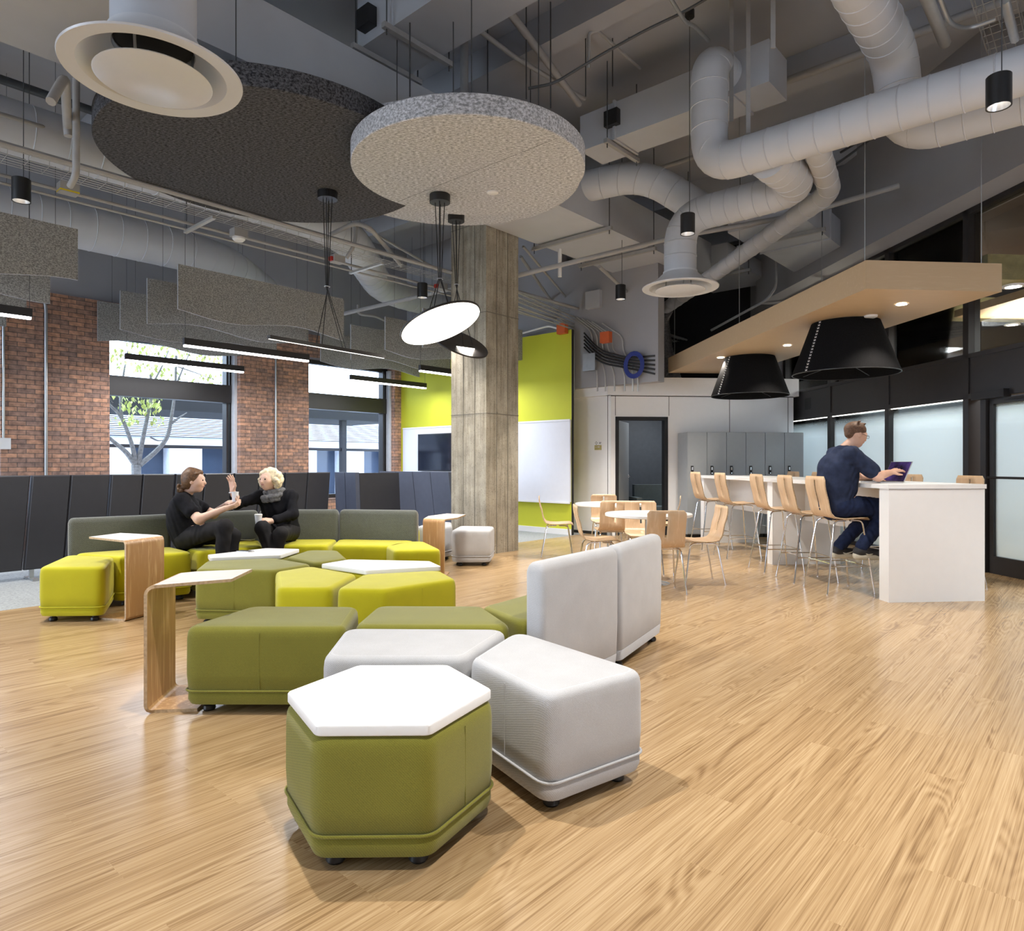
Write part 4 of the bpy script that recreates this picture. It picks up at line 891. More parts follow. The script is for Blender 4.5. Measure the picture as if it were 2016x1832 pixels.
# ---- bent plywood tables
def bent(label, A, B, topo, foot_, H=.645):
    A, B = Vector((*A, 0)), Vector((*B, 0)); c = (A+B)/2; t = thing('bent_plywood_table', label, 'side table', c, 0)
    A, B = A-c, B-c; topo = [Vector((*p, 0))-c for p in topo]; foot_ = [Vector((*p, 0))-c for p in foot_]
    out = (A+B)/2-(sum(topo, Vector())/len(topo)); out.z = 0; out.normalize(); th = .016; R = .045
    def strip(e, k):   # section points of the C at edge point e (A or B)
        inn = -out; pts = []
        for i in range(5): a = i/4*PI/2; pts.append(e+inn*(R-R*math.sin(a))+Vector((0, 0, R-R*math.cos(a))))      # bottom bend, floor -> up
        for i in range(5): a = i/4*PI/2; pts.append(e+inn*(R-R*math.cos(a))+Vector((0, 0, H-R+R*math.sin(a))))
        return pts
    def panel(name, sa, sb, mats):
        n = len(sa); mb = MB(); dirs = []
        for i in range(n):
            a = sa[max(i-1, 0)]; b_ = sa[min(i+1, n-1)]; d = (b_-a).normalized(); dirs.append(d.cross((B-A).normalized()).normalized()*th)
        f = 1 if dirs[n//2].dot(-out) > 0 else -1
        vs = [*sa, *sb, *[p+d*f for p, d in zip(sa, dirs)], *[p+d*f for p, d in zip(sb, dirs)]]
        fs = [(i, i+1, n+i+1, n+i) for i in range(n-1)]+[(2*n+i, 3*n+i, 3*n+i+1, 2*n+i+1) for i in range(n-1)]
        mb.add(vs, fs); mb.cur = 1
        mb.add(vs, [(i, 2*n+i, 2*n+i+1, i+1) for i in range(n-1)]+[(n+i, n+i+1, 3*n+i+1, 3*n+i) for i in range(n-1)]+[(0, n, 3*n, 2*n), (n-1, 3*n-1, 4*n-1, 2*n-1)])
        return mb.build(name, mats, t, smooth=40)
    sa, sb = strip(A, 0), strip(B, 1); panel('upright_panel', sa[3:], sb[3:], ['ply', 'edge'])
    def slab(name, poly, z0, z1, mats):
        mb = MB(); poly = ccw([tuple(p.xy) for p in poly]); n = len(poly); vs = [(*p, z0) for p in poly]+[(*p, z1) for p in poly]
        mb.add(vs, [tuple(range(n))[::-1], tuple(range(n, 2*n))]); mb.cur = 1; mb.add(vs, [(i, (i+1) % n, (i+1) % n+n, i+n) for i in range(n)])
        return mb.build(name, mats, t, smooth=0)
    slab('table_top', [A-out*R, B-out*R]+topo, H-th, H, ['plytop', 'edge'])
    panel('bottom_bend', sa[:4], sb[:4], ['ply', 'edge'])
    slab('foot_panel', [A-out*R, B-out*R]+foot_, .0, th, ['ply', 'edge'])
    return t
bent('bent plywood side table with its upright on the left, nearest to the camera', (-1.845, 3.42), (-1.895, 3.81), [(-1.80, 3.89), (-1.515, 3.98), (-1.495, 3.64)], [(-1.62, 3.77), (-1.60, 3.47)])
bent('bent plywood side table with its upright on the right, left of the sofa', (-3.07, 5.43), (-2.95, 5.79), [(-3.05, 5.88), (-3.47, 6.05), (-3.55, 5.73)], [(-3.25, 5.82), (-3.36, 5.52)])
bent('bent plywood side table near the foot of the concrete column', (-.995, 7.62), (-.745, 7.50), [(-.62, 7.75), (-.56, 8.25), (-.80, 8.40), (-.98, 8.0)], [(-.72, 7.85), (-.9, 7.92)])

# ---- high backed booths (charcoal screens)
prev = None
names = ['leftmost', 'second from the left', 'third from the left', 'behind the brown haired woman', 'between the two women', 'behind the blonde woman']
def s_of(px, n): q = PN(px, 900, n); return q.x*WV[0]+q.y*WV[1]
bpx = [-95, 62, 219, 346, 462, 562, 652]
for i in range(6):
    s0, s1 = s_of(bpx[i], 8.8)+.008, s_of(bpx[i+1], 8.8)-.008
    t = thing('booth_screen', 'black high back booth panel behind the sofa, %s' % names[i], 'booth screen', FS(s0, 8.8, 0), WR, 'black booth panels behind the sofa')
    L = s1-s0; k = -.075; m_ = L*.48
    def slab(a, b, nm, y0=0, y1=.09):
        mb = MB(); pts = [(a+k, .11), (b+k, .11), (b, 1.13), (a, 1.13)]
        rs = []
        for y, d in ((y0, .012), (y0+.014, 0), (y1-.014, 0), (y1, .012)):
            rs.append([(pts[0][0]+d, y, pts[0][1]+d), (pts[1][0]-d, y, pts[1][1]+d), (pts[2][0]-d, y, pts[2][1]-d), (pts[3][0]+d, y, pts[3][1]-d)])
        mb.rings(rs); mb.build(nm, 'screen', t, smooth=20)
    slab(0, m_-.002, 'panel'); slab(m_+.002, L, 'panel')
    MB().box(-.02, .02, .02, .06, 0, .12).box(-.03, .03, -.14, .2, 0, .02).build('foot', 'steel', t, smooth=0)
    bpy.data.objects
def boothside(label, s, n0, n1, cnt, lean, mat='screenb', thick=.3):
    t = thing('booth_screen', label, 'booth screen', FS(s, n0, 0), WR)
    w = (n1-n0)/cnt
    for i in range(cnt):
        a, b = i*w+.006*(1 if w > 0 else -1), (i+1)*w-.006*(1 if w > 0 else -1)
        mb = MB(); mb.rings([[(x, a+lean, .1), (x, b+lean, .1), (x, b, 1.13), (x, a, 1.13)] for x in (0, .07)]); mb.build('panel', mat, t, smooth=20)
    mb = MB(); mb.rings([[(.07, (n1-n0)+lean, .1), (thick, (n1-n0)+lean*1.1, .1), (thick, (n1-n0)+.0, 1.12), (.07, n1-n0, 1.12)], [(.07, (n1-n0)+lean+.06, .1), (thick, (n1-n0)+lean+.06, .1), (thick, (n1-n0)+.06, 1.12), (.07, n1-n0+.06, 1.12)]])
    mb.build('return_panel', 'screen', t, smooth=0); return t
boothside('booth end panel coloured as if lit blue by the windows, right of the black row', 5.90, 8.80, 8.27, 2, -.06, thick=.8)
boothside('slanted booth screen coloured as if lit blue by the windows, left of the column', 7.08, 9.25, 7.56, 4, -.16, thick=.25)

# ============================================================ BAR
t = thing('bar_table', 'long white bar height table under the wood canopy', 'bar table', (3.406, 6.262, 0), UR)
BLn = 4.75; BW = .925
MB().box(-.01, BW+.01, -.09, BLn, 1.03, 1.07).build('table_top', 'white', t, smooth=0)
for y in (-.08, 2.24, BLn-.16): MB().box(0 if y < 0 else .02, BW if y < 0 else BW-.02, y, y+.14, 0, 1.03).build('leg_panel', 'white', t, smooth=0)
MB().box(BW/2-.02, BW/2+.02, .06, BLn-.1, .55, 1.03).build('centre_panel', 'white', t, smooth=0)
MB().box(.0, BW, -.083, -.081, 1.026, 1.03).build('joint_line', 'gap', t, smooth=0)

# ============================================================ CHAIRS
def shell(par, zs, zt, w=.40, name='seat_shell', depth=.40):
    prof = [(.21, zs-.02), (.17, zs), (.08, zs-.004), (-.02, zs-.010), (-.10, zs-.006), (-.155, zs+.012), (-.185, zs+.05), (-.20, zs+.10), (-.215, zs+.18)]
    n2 = 6; z2 = zs+.18
    for i in range(1, n2+1): f = i/n2; prof.append((-.215-.035*f-.01*math.sin(PI*f), z2+(zt-z2)*f))
    us = [-1, -.97, -.85, -.5, -.06, .06, .5, .85, .97, 1]; vs = []; fs = []
    m = len(prof); hw = w/2
    for j, (x, z) in enumerate(prof):
        k = hw
        if j == 0: k = hw-.03
        if j == m-1: k = hw-.025
        if zs+.02 < z: k -= .012
        for u in us: vs.append((x, u*k, z+(0.006*u*u if j < 5 else 0)))
    q = len(us)
    for j in range(m-1):
        for i in range(q-1):
            if i == 4 and 7 <= j <= m-3: continue
            fs.append((j*q+i, j*q+i+1, (j+1)*q+i+1, (j+1)*q+i))
    mb = MB(); mb.add(vs, fs); o = mb.build(name, ['chairply', 'edge'], par, smooth=60)
    s = o.modifiers.new('s', 'SOLIDIFY'); s.thickness = .012; s.offset = 0; s.material_offset_rim = 1
    return o
def mkchair(name, label, cat, group, zs, zt, bar=False):
    t = thing(name, label, cat, (0, 0, 0), 0, group); shell(t, zs, zt)
    fx, fy = (.22, .20) if not bar else (.245, .23)
    for sx in (1, -1):
        for sy in (1, -1):
            x1, y1 = sx*fx-(.02 if sx > 0 else .0), sy*fy
            pts = roundpath([(sx*.02, sy*.155, zs-.022), (sx*.14, sy*.165, zs-.024), (x1, y1, .0)], .05, 5)
            MB().tube(pts, .0085, 10).cyl((x1, y1), .011, 0, .012, 12).build('leg', 'chrome', t)
    for sx in (.06, -.09): MB().tube([(sx, -.155, zs-.024), (sx, .155, zs-.024)], .007, 8).build('seat_rail', 'chrome', t)
    if bar:
        f = (.72-.26)/.72; X, Y = .14+(fx-.14)*.64, .165+(fy-.165)*.64
        for sy in (1, -1): MB().tube([(X-.02, sy*Y, .27), (-X, sy*Y, .27)], .006, 8).build('side_rung', 'chrome', t)
        MB().tube([(X-.03, -Y, .27), (X-.03, Y, .27)], .006, 8).build('foot_rest', 'chrome', t); MB().tube([(-X, -Y, .30), (-X, Y, .30)], .006, 8).build('back_rung', 'chrome', t)
    return t
stool = mkchair('bar_stool', 'beech bar stool with a slotted back, under the man at the laptop', 'bar stool', 'slotted beech bar stools', .73, 1.135, True)
stool.location = (3.245, 6.77, 0); stool.rotation_euler = (0, 0, UR-.02)
def xs_(Y, X0=3.0): return X0-.0826*(Y-6.75)+.245
for Y, a, lab in ((7.38, 0, 'beech bar stool with a slotted back, next behind the one the man sits on'), (8.08, .02, 'beech bar stool with a slotted back, middle of the five on the near side'),
                  (9.2, .06, 'beech bar stool with a slotted back, fourth from the man on the near side'), (10.15, .1, 'beech bar stool with a slotted back, farthest on the near side of the bar')):
    dup(stool, (xs_(Y), Y, 0), UR+a-.06, lab)
for Y, lab in ((7.05, 'beech stool on the far side of the bar, its back showing at the right end'), (7.95, 'beech stool on the far side of the bar just right of the laptop'),
               (10.0, 'beech stool on the far side of the bar hidden behind the man'), (10.75, 'beech stool on the far side of the bar in front of the lockers')):
    dup(stool, (4.52-.0826*(Y-6.75), Y, 0), UR+PI, lab)
chair = mkchair('cafe_chair', 'beech cafe chair seen from behind, nearest of the chairs at the round tables', 'chair', 'slotted beech cafe chairs', .45, .815)
chair.location = (1.46, 6.72, 0); chair.rotation_euler = (0, 0, PI/2+.04)
for x, y, a, lab in ((.62, 9.3, -.05, 'beech cafe chair standing alone at the left, facing right'), (.93, 7.35, .02, 'beech cafe chair at the left side of the nearer round table'),
                     (1.33, 9.62, -PI/2+.02, 'beech cafe chair behind the far round table, facing the camera'), (1.235, 8.42, PI/2+.03, 'beech cafe chair seen from behind between the two round tables, left one'),
                     (1.52, 7.90, -PI/2-.05, 'beech cafe chair behind the nearer round table with its seat showing'), (1.98, 7.25, PI+.05, 'beech cafe chair at the right side of the nearer round table, facing left'),
                     (2.05, 9.35, PI-.25, 'pale cafe chair at the right of the far table before the dark doorway')):
    dup(chair, (x, y, 0), a, lab)
def rtable(label, x, y):
    t = thing('round_table', label, 'round table', (x, y, 0), 0)
    MB().lathe([(.43, .705), (.45, .712), (.45, .735), (.445, .74)], 56).build('table_top', 'white', t, smooth=30)
    MB().cyl((0, 0), .035, .03, .70, 20).build('pedestal', 'steel', t); MB().lathe([(.22, 0), (.22, .012), (.06, .045), (.035, .06)], 40).build('base_plate', 'chrome', t, smooth=50)
rtable('round white cafe table nearer to the camera', 1.43, 7.16); rtable('round white cafe table farther back beside the white wall', 1.28, 8.95)

# ============================================================ SMALL THINGS
t = thing('laptop', 'open silver laptop with a dark purple screen on the bar', 'laptop', (3.70, 6.74, 1.07), UR)
MB().box(-.17, .06, -.16, .16, .0, .014).build('base', 'silver', t, smooth=0); MB().box(-.15, -.01, -.14, .14, .014, .016).build('keyboard', 'black', t, smooth=0)
sc = MB().box(0, .008, -.16, .16, 0, .215).build('lid', 'silver', t, (.065, 0, .012), smooth=0); sc.rotation_euler = (0, math.radians(24), 0)
MB().box(-.002, 0, -.155, .155, .006, .21).build('screen', 'lapscr', sc, smooth=0)
def phone(label, c, rz, z):
    t = thing('phone', label, 'phone', (c[0], c[1], z), rz); MB().prism([tuple(p) for p in rpoly([(-.037, -.075), (.037, -.075), (.037, .075), (-.037, .075)], .01)], 0, .009).build('body', 'silver', t)
    MB().box(-.034, .034, -.07, .07, .009, .0098).build('screen', 'black', t, smooth=0)
q = P(483, 1086, SH+.016); phone('black phone on the white table top in the middle island', (q.x, q.y), 1.2, SH+.017)
q = P(487, 1064, SH); phone('black phone on the chartreuse seat between the two women', (q.x, q.y), 1.3, SH+.009)

# ============================================================ PEOPLE (implicit surfaces meshed with surface nets)
def V(*a): return np.array(a, dtype=float)
def nrm(v): v = np.array(v, float); return v/np.linalg.norm(v)
def cap(a, b, ra, rb, k=.03): return ('c', np.array(a, float), np.array(b, float), ra, rb, k)
def ell(c, r, f=(1, 0, 0), u=(0, 0, 1), k=.02):
    f = nrm(f); u = nrm(np.array(u, float)-f*np.dot(u, f)); s = np.cross(u, f); return ('e', np.array(c, float), np.array(r, float), np.stack([f, s, u]), 0, k)
def nets(prims, h=.007, infl=0, wr=0, cuts=()):
    lo = np.full(3, 1e9); hi = -lo
    for p in prims:
        if p[0] == 'c': R = max(p[3], p[4]); lo = np.minimum(lo, np.minimum(p[1], p[2])-R); hi = np.maximum(hi, np.maximum(p[1], p[2])+R)
        else: R = p[2].max(); lo = np.minimum(lo, p[1]-R); hi = np.maximum(hi, p[1]+R)
    m = infl+.03; lo -= m; hi += m; n = np.ceil((hi-lo)/h).astype(int)+1
    ax = [lo[i]+h*np.arange(n[i]) for i in range(3)]; Fd = np.full(n, .5, np.float32)
    for p in prims:
        k = p[5]; mg = infl+k+.02
        if p[0] == 'c': R = max(p[3], p[4]); a = np.minimum(p[1], p[2])-R-mg; b = np.maximum(p[1], p[2])+R+mg
        else: R = p[2].max(); a = p[1]-R-mg; b = p[1]+R+mg
        i0 = np.maximum(np.floor((a-lo)/h).astype(int), 0); i1 = np.minimum(np.ceil((b-lo)/h).astype(int)+1, n)
        X, Y, Z = np.meshgrid(*[ax[i][i0[i]:i1[i]] for i in range(3)], indexing='ij'); Q = np.stack([X, Y, Z], -1)
        if p[0] == 'c':
            d = p[2]-p[1]; L2 = max(d@d, 1e-9); t = np.clip(((Q-p[1])@d)/L2, 0, 1); D = np.linalg.norm(Q-p[1]-t[..., None]*d, axis=-1)-(p[3]+(p[4]-p[3])*t)
        else:
            q = (Q-p[1])@p[3].T; k0 = np.linalg.norm(q/p[2], axis=-1); k1 = np.linalg.norm(q/p[2]**2, axis=-1)+1e-9; D = k0*(k0-1)/k1
        D = D-infl; sl = tuple(slice(i0[i], i1[i]) for i in range(3)); G = Fd[sl]
        hh = np.clip(.5+.5*(G-D)/k, 0, 1); Fd[sl] = G*(1-hh)+D*hh-k*hh*(1-hh)
    if wr or cuts:
        X, Y, Z = np.meshgrid(*ax, indexing='ij')
        if wr: Fd += wr*np.sin(38*Z+9*np.sin(14*X+5*Y)+7*Y)*np.sin(23*X-19*Y+11*Z)
        for c, nn in cuts: Fd = np.maximum(Fd, (X-c[0])*nn[0]+(Y-c[1])*nn[1]+(Z-c[2])*nn[2])
    S = Fd < 0; c8 = [(i, j, k) for i in (0, 1) for j in (0, 1) for k in (0, 1)]; N = np.array(n)
    def sh(A, o): return A[o[0]:N[0]-1+o[0], o[1]:N[1]-1+o[1], o[2]:N[2]-1+o[2]]
    anyv = np.zeros(N-1, bool); allv = np.ones(N-1, bool)
    for o in c8: v = sh(S, o); anyv |= v; allv &= v
    cell = anyv & ~allv; idx = -np.ones(N-1, np.int64); cnt = int(cell.sum()); idx[cell] = np.arange(cnt)
    acc = np.zeros((cnt, 3)); w = np.zeros(cnt); vals = {o: sh(Fd, o)[cell] for o in c8}
    for o in c8:
        for axn in range(3):
            if o[axn]: continue
            o2 = list(o); o2[axn] = 1; o2 = tuple(o2); a, b = vals[o], vals[o2]; cr = (a < 0) != (b < 0); t = np.where(cr, a/(a-b+1e-12), 0)
            for q in range(3): acc[:, q] += np.where(cr, o[q]+(t if q == axn else 0), 0)
            w += cr
    base = np.argwhere(cell); vs = lo+h*(base+acc/w[:, None]); fs = []
    for a in range(3):
        b, c = (a+1) % 3, (a+2) % 3
        s0 = [slice(0, -1) if i == a else slice(1, -1) for i in range(3)]; s1 = [slice(1, None) if i == a else slice(1, -1) for i in range(3)]
        A, B_ = S[tuple(s0)], S[tuple(s1)]; e = np.argwhere(A != B_); fl = A[A != B_]
        e = e+np.array([0 if i == a else 1 for i in range(3)])
        def g(db, dc): q = e.copy(); q[:, b] -= db; q[:, c] -= dc; return idx[q[:, 0], q[:, 1], q[:, 2]]
        q = np.stack([g(1, 1), g(0, 1), g(0, 0), g(1, 0)], 1); q[~fl] = q[~fl][:, ::-1]; fs.append(q)
    return vs, np.concatenate(fs)
def smesh(name, prims, mat, par, h=.007, infl=0, wr=0, cuts=()):
    vs, fs = nets(prims, h, infl, wr, cuts); b = np.array(par.location)
    me = bpy.data.meshes.new(name); me.vertices.add(len(vs)); me.vertices.foreach_set('co', (vs-b).ravel())
    me.loops.add(len(fs)*4); me.loops.foreach_set('vertex_index', fs.ravel()); me.polygons.add(len(fs)); me.polygons.foreach_set('loop_start', np.arange(len(fs))*4)
    me.polygons.foreach_set('loop_total', np.full(len(fs), 4)); me.update(calc_edges=True); me.validate(); me.materials.append(M[mat]); me.shade_smooth()
    o = bpy.data.objects.new(name, me); COL.objects.link(o); o.parent = par; return o
def head(c, f, up=(0, 0, 1), s=1.0):
    c = np.array(c, float); f = nrm(f); u = nrm(np.array(up, float)-f*np.dot(up, f)); r = np.cross(f, u)
    q = lambda a, b, d: c+(f*a+r*b+u*d)*s
    P_ = [ell(q(-.012, 0, .025), V(.095, .076, .088)*s, f, u, .02), ell(q(.018, 0, -.02), V(.075, .062, .085)*s, f, u, .03), cap(q(.045, 0, -.085), q(.02, 0, -.075), .032*s, .045*s, .03),
          cap(q(.086, 0, .005), q(.104, 0, -.028), .009*s, .0125*s, .012), cap(q(.078, -.03, .024), q(.078, .03, .024), .012*s, .012*s, .015),
          cap(q(.084, -.016, -.056), q(.084, .016, -.056), .008*s, .008*s, .012), ell(q(-.01, .076, -.012), V(.016, .008, .028)*s, f, u, .006), ell(q(-.01, -.076, -.012), V(.016, .008, .028)*s, f, u, .006),
          cap(q(.055, .035, -.02), q(.05, -.035, -.02), .028*s, .028*s, .03)]
    eyes = [q(.086, e*.031, .004) for e in (1, -1)]; lips = (q(.0905, -.019, -.054), q(.0925, 0, -.0555), q(.0905, .019, -.054)); return P_, eyes, lips, q
def face(par, eyes, lips, s=1.0):
    for e in eyes: o = MB().lathe([(.0005, -.0095), (.006, -.007), (.0095, 0), (.006, .007), (.0005, .0095)], 14).build('eye', 'eye', par, loc=Vector(e)-par.location)
    b = np.array(par.location); MB().tube([tuple(np.array(l)-b) for l in lips], [.0035, .006, .0035], 8).build('lips', 'lip', par)
def hand(w, d, n, side=1, curl=.5, spread=.04, s=1.0):
    w = np.array(w, float); d = nrm(d); n = nrm(np.array(n, float)-d*np.dot(n, d)); t = np.cross(n, d)*side; P_ = []
    for k in (-1, 0, 1): P_.append(cap(w+t*k*.010*s, w+d*.078*s+t*k*.024*s, .017*s, .0125*s, .012))
    for i, L in enumerate((.072, .080, .074, .058)):
        o = (1.5-i)*.0195*s; a = w+d*.085*s+t*o; dd = nrm(d+t*(1.5-i)*spread); d1 = nrm(dd*math.cos(curl*.6)+n*math.sin(curl*.6)); d2 = nrm(dd*math.cos(curl*1.6)+n*math.sin(curl*1.6))
        m1 = a+d1*L*.55*s; P_ += [cap(a, m1, .0095*s, .0085*s, .006), cap(m1, m1+d2*L*.5*s, .0085*s, .007*s, .004)]
    a = w+d*.02*s+t*.024*s; m1 = a+nrm(t*.8+d*.7+n*.3)*.042*s; P_ += [cap(a, m1, .014*s, .0105*s, .01), cap(m1, m1+nrm(d*.9+t*.25+n*.3)*.034*s, .0105*s, .008*s, .005)]
    return P_
def torso(pel, ch, shL, shR, neckb, headc, w=.13, bel=.11, s=1.0):
    pel, ch, shL, shR, neckb, headc = [np.array(v, float) for v in (pel, ch, shL, shR, neckb, headc)]
    ax = nrm(shL-shR); wa = (pel+ch)/2
    return [cap(pel+ax*.075*s, pel-ax*.075*s, .105*s, .105*s, .05), cap(wa+ax*.055*s, wa-ax*.055*s, bel*s, bel*s, .07), cap(pel, wa, .12*s, bel*s, .07), cap(ch+ax*.07*s, ch-ax*.07*s, w*.88*s, w*.88*s, .07), cap(wa, ch, bel*s, w*s, .07),
            cap(shL, shR, .062*s, .062*s, .06), cap(ch, neckb-(neckb-ch)*.25, .10*s, .06*s, .06), cap(neckb, headc-V(0, 0, .04), .052*s, .05*s, .03)]
def shoe(par, heel, toe, lab='shoe'):
    heel, toe = np.array(heel, float), np.array(toe, float); d = nrm(toe-heel)
    o = smesh(lab, [cap(heel+V(0, 0, .035), toe-d*.05+V(0, 0, .02), .042, .036, .02), cap(heel+V(0, 0, .06), heel+V(0, 0, .09), .04, .04, .03), cap(toe-d*.05+V(0, 0, .02), toe+V(0, 0, .005), .036, .026, .02)], 'shoe', par, .007)
    smesh('sole', [cap(heel-V(0, 0, .0), toe+V(0, 0, -.005), .038, .034, .02)], 'sole', o if False else par, .007)
    return o

# ---- blonde woman
t = thing('person', 'person with curly blonde hair and grey scarf, seated with one hand raised', 'person', (-2.42, 7.12, .44))
pel, ch = V(-2.43, 7.22, .54), V(-2.45, 7.17, .80); sL, sR = V(-2.62, 7.10, .915), V(-2.31, 7.14, .915); nb = V(-2.47, 7.13, .96); hc = V(-2.515, 7.05, 1.095)
fdir = nrm(V(-.38, -.92, 0)); hp, eyes, lips, q = head(hc, fdir, s=.93)
TT = torso(pel, ch, sL, sR, nb, hc, .125, .115, .95)
eL, wL = V(-2.815, 6.97, .845), V(-2.775, 6.78, .985); eR, wR = V(-2.25, 7.02, .735), V(-2.405, 6.84, .685)
k1, a1 = V(-2.47, 6.76, .62), V(-2.33, 6.70, .26); k2, a2 = V(-2.29, 6.76, .56), V(-2.38, 6.70, .12)
armsU = [cap(sL, eL, .050, .040), cap(sR, eR, .050, .040)]; armsF = [cap(eL, wL, .040, .026), cap(eR, wR, .040, .026)]
legs = [cap(pel+V(-.08, -.02, .0), k1, .088, .062, .04), cap(k1, a1, .060, .040), cap(pel+V(.08, -.02, 0), k2, .088, .062, .04), cap(k2, a2, .058, .038)]
hl = hand(wL, V(-.1, .05, .95), V(-.4, -.9, .0), -1, .35, .14); hr = hand(wR, V(-.75, -.55, .1), V(-.3, .3, -.75), 1, .9, .02)
body = TT+hp+armsU+armsF+legs+hl+hr+[cap(a1, a1+V(-.1, -.12, -.07), .032, .025), cap(a2, a2+V(-.06, -.14, -.07), .032, .025)]
smesh('body', body, 'skin', t, .006)
smesh('sweater', [p for p in TT[:7]]+armsU+[cap(eL, eL+(wL-eL)*.55, .041, .036), cap(eR, eR+(wR-eR)*.85, .041, .034)]+[cap(pel+V(0, -.03, -.02), pel+V(.03, -.1, .03), .12, .09, .05)], 'blackc', t, .008, .012, .004)
smesh('trousers', legs+[TT[0]], 'blackt', t, .008, .009, .003)
for a_, b_ in ((a1, a1+V(-.12, -.14, -.07)), (a2, a2+V(-.07, -.16, -.08))): smesh('shoe', [cap(a_, b_, .042, .030, .02)], 'blackt', t, .008, .006)
rn = random.Random(5); hs = []
for i in range(210):
    a, b = rn.uniform(0, 2*PI), rn.uniform(-.75, 1.0); v = V(math.cos(a)*math.sqrt(max(0, 1-b*b)), math.sin(a)*math.sqrt(max(0, 1-b*b)), b)
    if v[0] > .45 and b < .55: continue
    if b < -.2 and v[0] > .15: continue
    r_ = .016+.012*rn.random(); g = q(v[0]*.10-.03, v[1]*.128, v[2]*.112-.0); hs.append(cap(g, g+V(rn.uniform(-.012, .012), rn.uniform(-.012, .012), -.02*rn.random()), r_, r_*.7, .009))
hs.append(ell(q(-.035, 0, .02), V(.088, .105, .092), fdir, (0, 0, 1), .02))
smesh('hair', hs, 'hairw', t, .0055); face(t, eyes, lips)
ring = lambda c, rx, ry, dz, r_, n=14: [cap(c+V(rx*math.cos(i*2*PI/n), ry*math.sin(i*2*PI/n), dz*math.sin(i*2*PI/n+1)), c+V(rx*math.cos((i+1)*2*PI/n), ry*math.sin((i+1)*2*PI/n), dz*math.sin((i+1)*2*PI/n+1)), r_, r_, .01) for i in range(n)]
smesh('scarf', ring(nb+V(-.01, -.02, .01), .085, .082, .015, .028)+ring(nb+V(-.02, -.035, -.035), .10, .09, .02, .026)+ring(nb+V(-.02, -.05, -.075), .085, .07, .01, .02), 'scarf', t, .007, 0, .004)
smesh('bracelet', ring(wL+V(0, 0, -.012), .031, .031, .004, .004, 16), 'silver', t, .003)
cp_ = thing('paper_cup', 'pale cup held on the knee of the blonde woman', 'cup', Vector(wR+V(-.108, -.075, -.03)))
MB().lathe([(.027, 0), (.036, .09), (.038, .092), (.036, .095), (.0, .093)], 28).build('cup_body', 'cup', cp_)
MB().lathe([(.038, .090), (.039, .10), (.034, .104), (.0, .103)], 28, cap0=False).build('lid', 'white', cp_)
# ---- brown haired woman
t = thing('person', 'person with tied back brown hair in a black top, seated in profile', 'person', (-3.15, 6.7, .44))
pel, ch = V(-3.19, 6.70, .545), V(-3.21, 6.68, .79); sN, sF = V(-3.16, 6.53, .905), V(-3.27, 6.81, .905); nb = V(-3.19, 6.67, .965); hc = V(-3.085, 6.64, 1.095)
fdir = nrm(V(.97, .10, -.02)); hp, eyes, lips, q = head(hc, fdir, s=.95)
TT = torso(pel, ch, sF, sN, nb, hc, .13, .13, .98)
eN, wN = V(-2.95, 6.43, .735), V(-2.715, 6.47, .835); eF, wF = V(-3.0, 6.86, .75), V(-2.78, 6.70, .87)
k1, a1 = V(-2.68, 6.36, .665), V(-2.69, 6.31, .26); k2, a2 = V(-2.70, 6.60, .56), V(-2.70, 6.52, .11)
armsU = [cap(sN, eN, .052, .042), cap(sF, eF, .052, .042)]; armsF = [cap(eN, wN, .042, .027), cap(eF, wF, .042, .027)]
legs = [cap(pel+V(.04, -.09, .0), k1, .092, .066, .04), cap(k1, a1, .064, .042), cap(pel+V(.04, .08, 0), k2, .092, .064, .04), cap(k2, a2, .06, .04)]
hn = hand(wN, V(.9, .25, .25), V(-.1, .45, .8), 1, .7, .06); hf = hand(wF, V(.85, -.25, .25), V(.2, -.5, .7), -1, .7, .06)
smesh('body', TT+hp+armsU+armsF+legs+hn+hf+[cap(a1, a1+V(.12, -.05, -.06), .032, .025), cap(a2, a2+V(.12, -.04, -.07), .032, .025)], 'skin', t, .006)
smesh('top', TT[:7]+[cap(sN, sN+(eN-sN)*.62, .056, .056), cap(sF, sF+(eF-sF)*.62, .056, .056), cap(pel+V(.05, -.01, -.0), pel+V(.16, -.03, .03), .12, .09, .05)], 'blackc', t, .008, .013, .004)
smesh('trousers', legs+[TT[0]], 'blackt', t, .008, .009, .003)
for a_, b_ in ((a1, a1+V(.15, -.05, -.06)), (a2, a2+V(.16, -.04, -.08))): smesh('shoe', [cap(a_, b_, .042, .030, .02)], 'blackt', t, .008, .006)
hs = [ell(q(-.03, 0, .035), V(.098, .088, .09), fdir, (0, 0, 1), .02), ell(q(-.06, 0, -.02), V(.06, .078, .075), fdir, (0, 0, 1), .03), cap(q(.055, 0, .085), q(-.05, 0, .105), .025, .03, .02), cap(q(-.08, 0, -.04), q(-.13, .02, -.085), .03, .028, .02)]
rn = random.Random(9)
for i in range(34): g = q(-.12+rn.uniform(-.035, .03), .01+rn.uniform(-.04, .04), -.085+rn.uniform(-.035, .035)); hs.append(cap(g, g+V(rn.uniform(-.01, .01), 0, -.012), .014, .009, .008))
for i in range(16): b_ = -.07+.14*i/15; hs.append(cap(q(.05-.1*abs(b_), b_, .085-2.2*b_*b_), q(-.1, b_*.8, .01), .008, .010, .012))
smesh('hair', hs, 'hairb', t, .006); face(t, eyes, lips)
cp_ = thing('glass_cup', 'pale cup held up by the brown haired woman', 'cup', Vector(wF+V(.085, -.055, .02)))
MB().lathe([(.026, 0), (.033, .095), (.030, .095), (.024, .006)], 28).build('cup_body', 'cup', cp_)
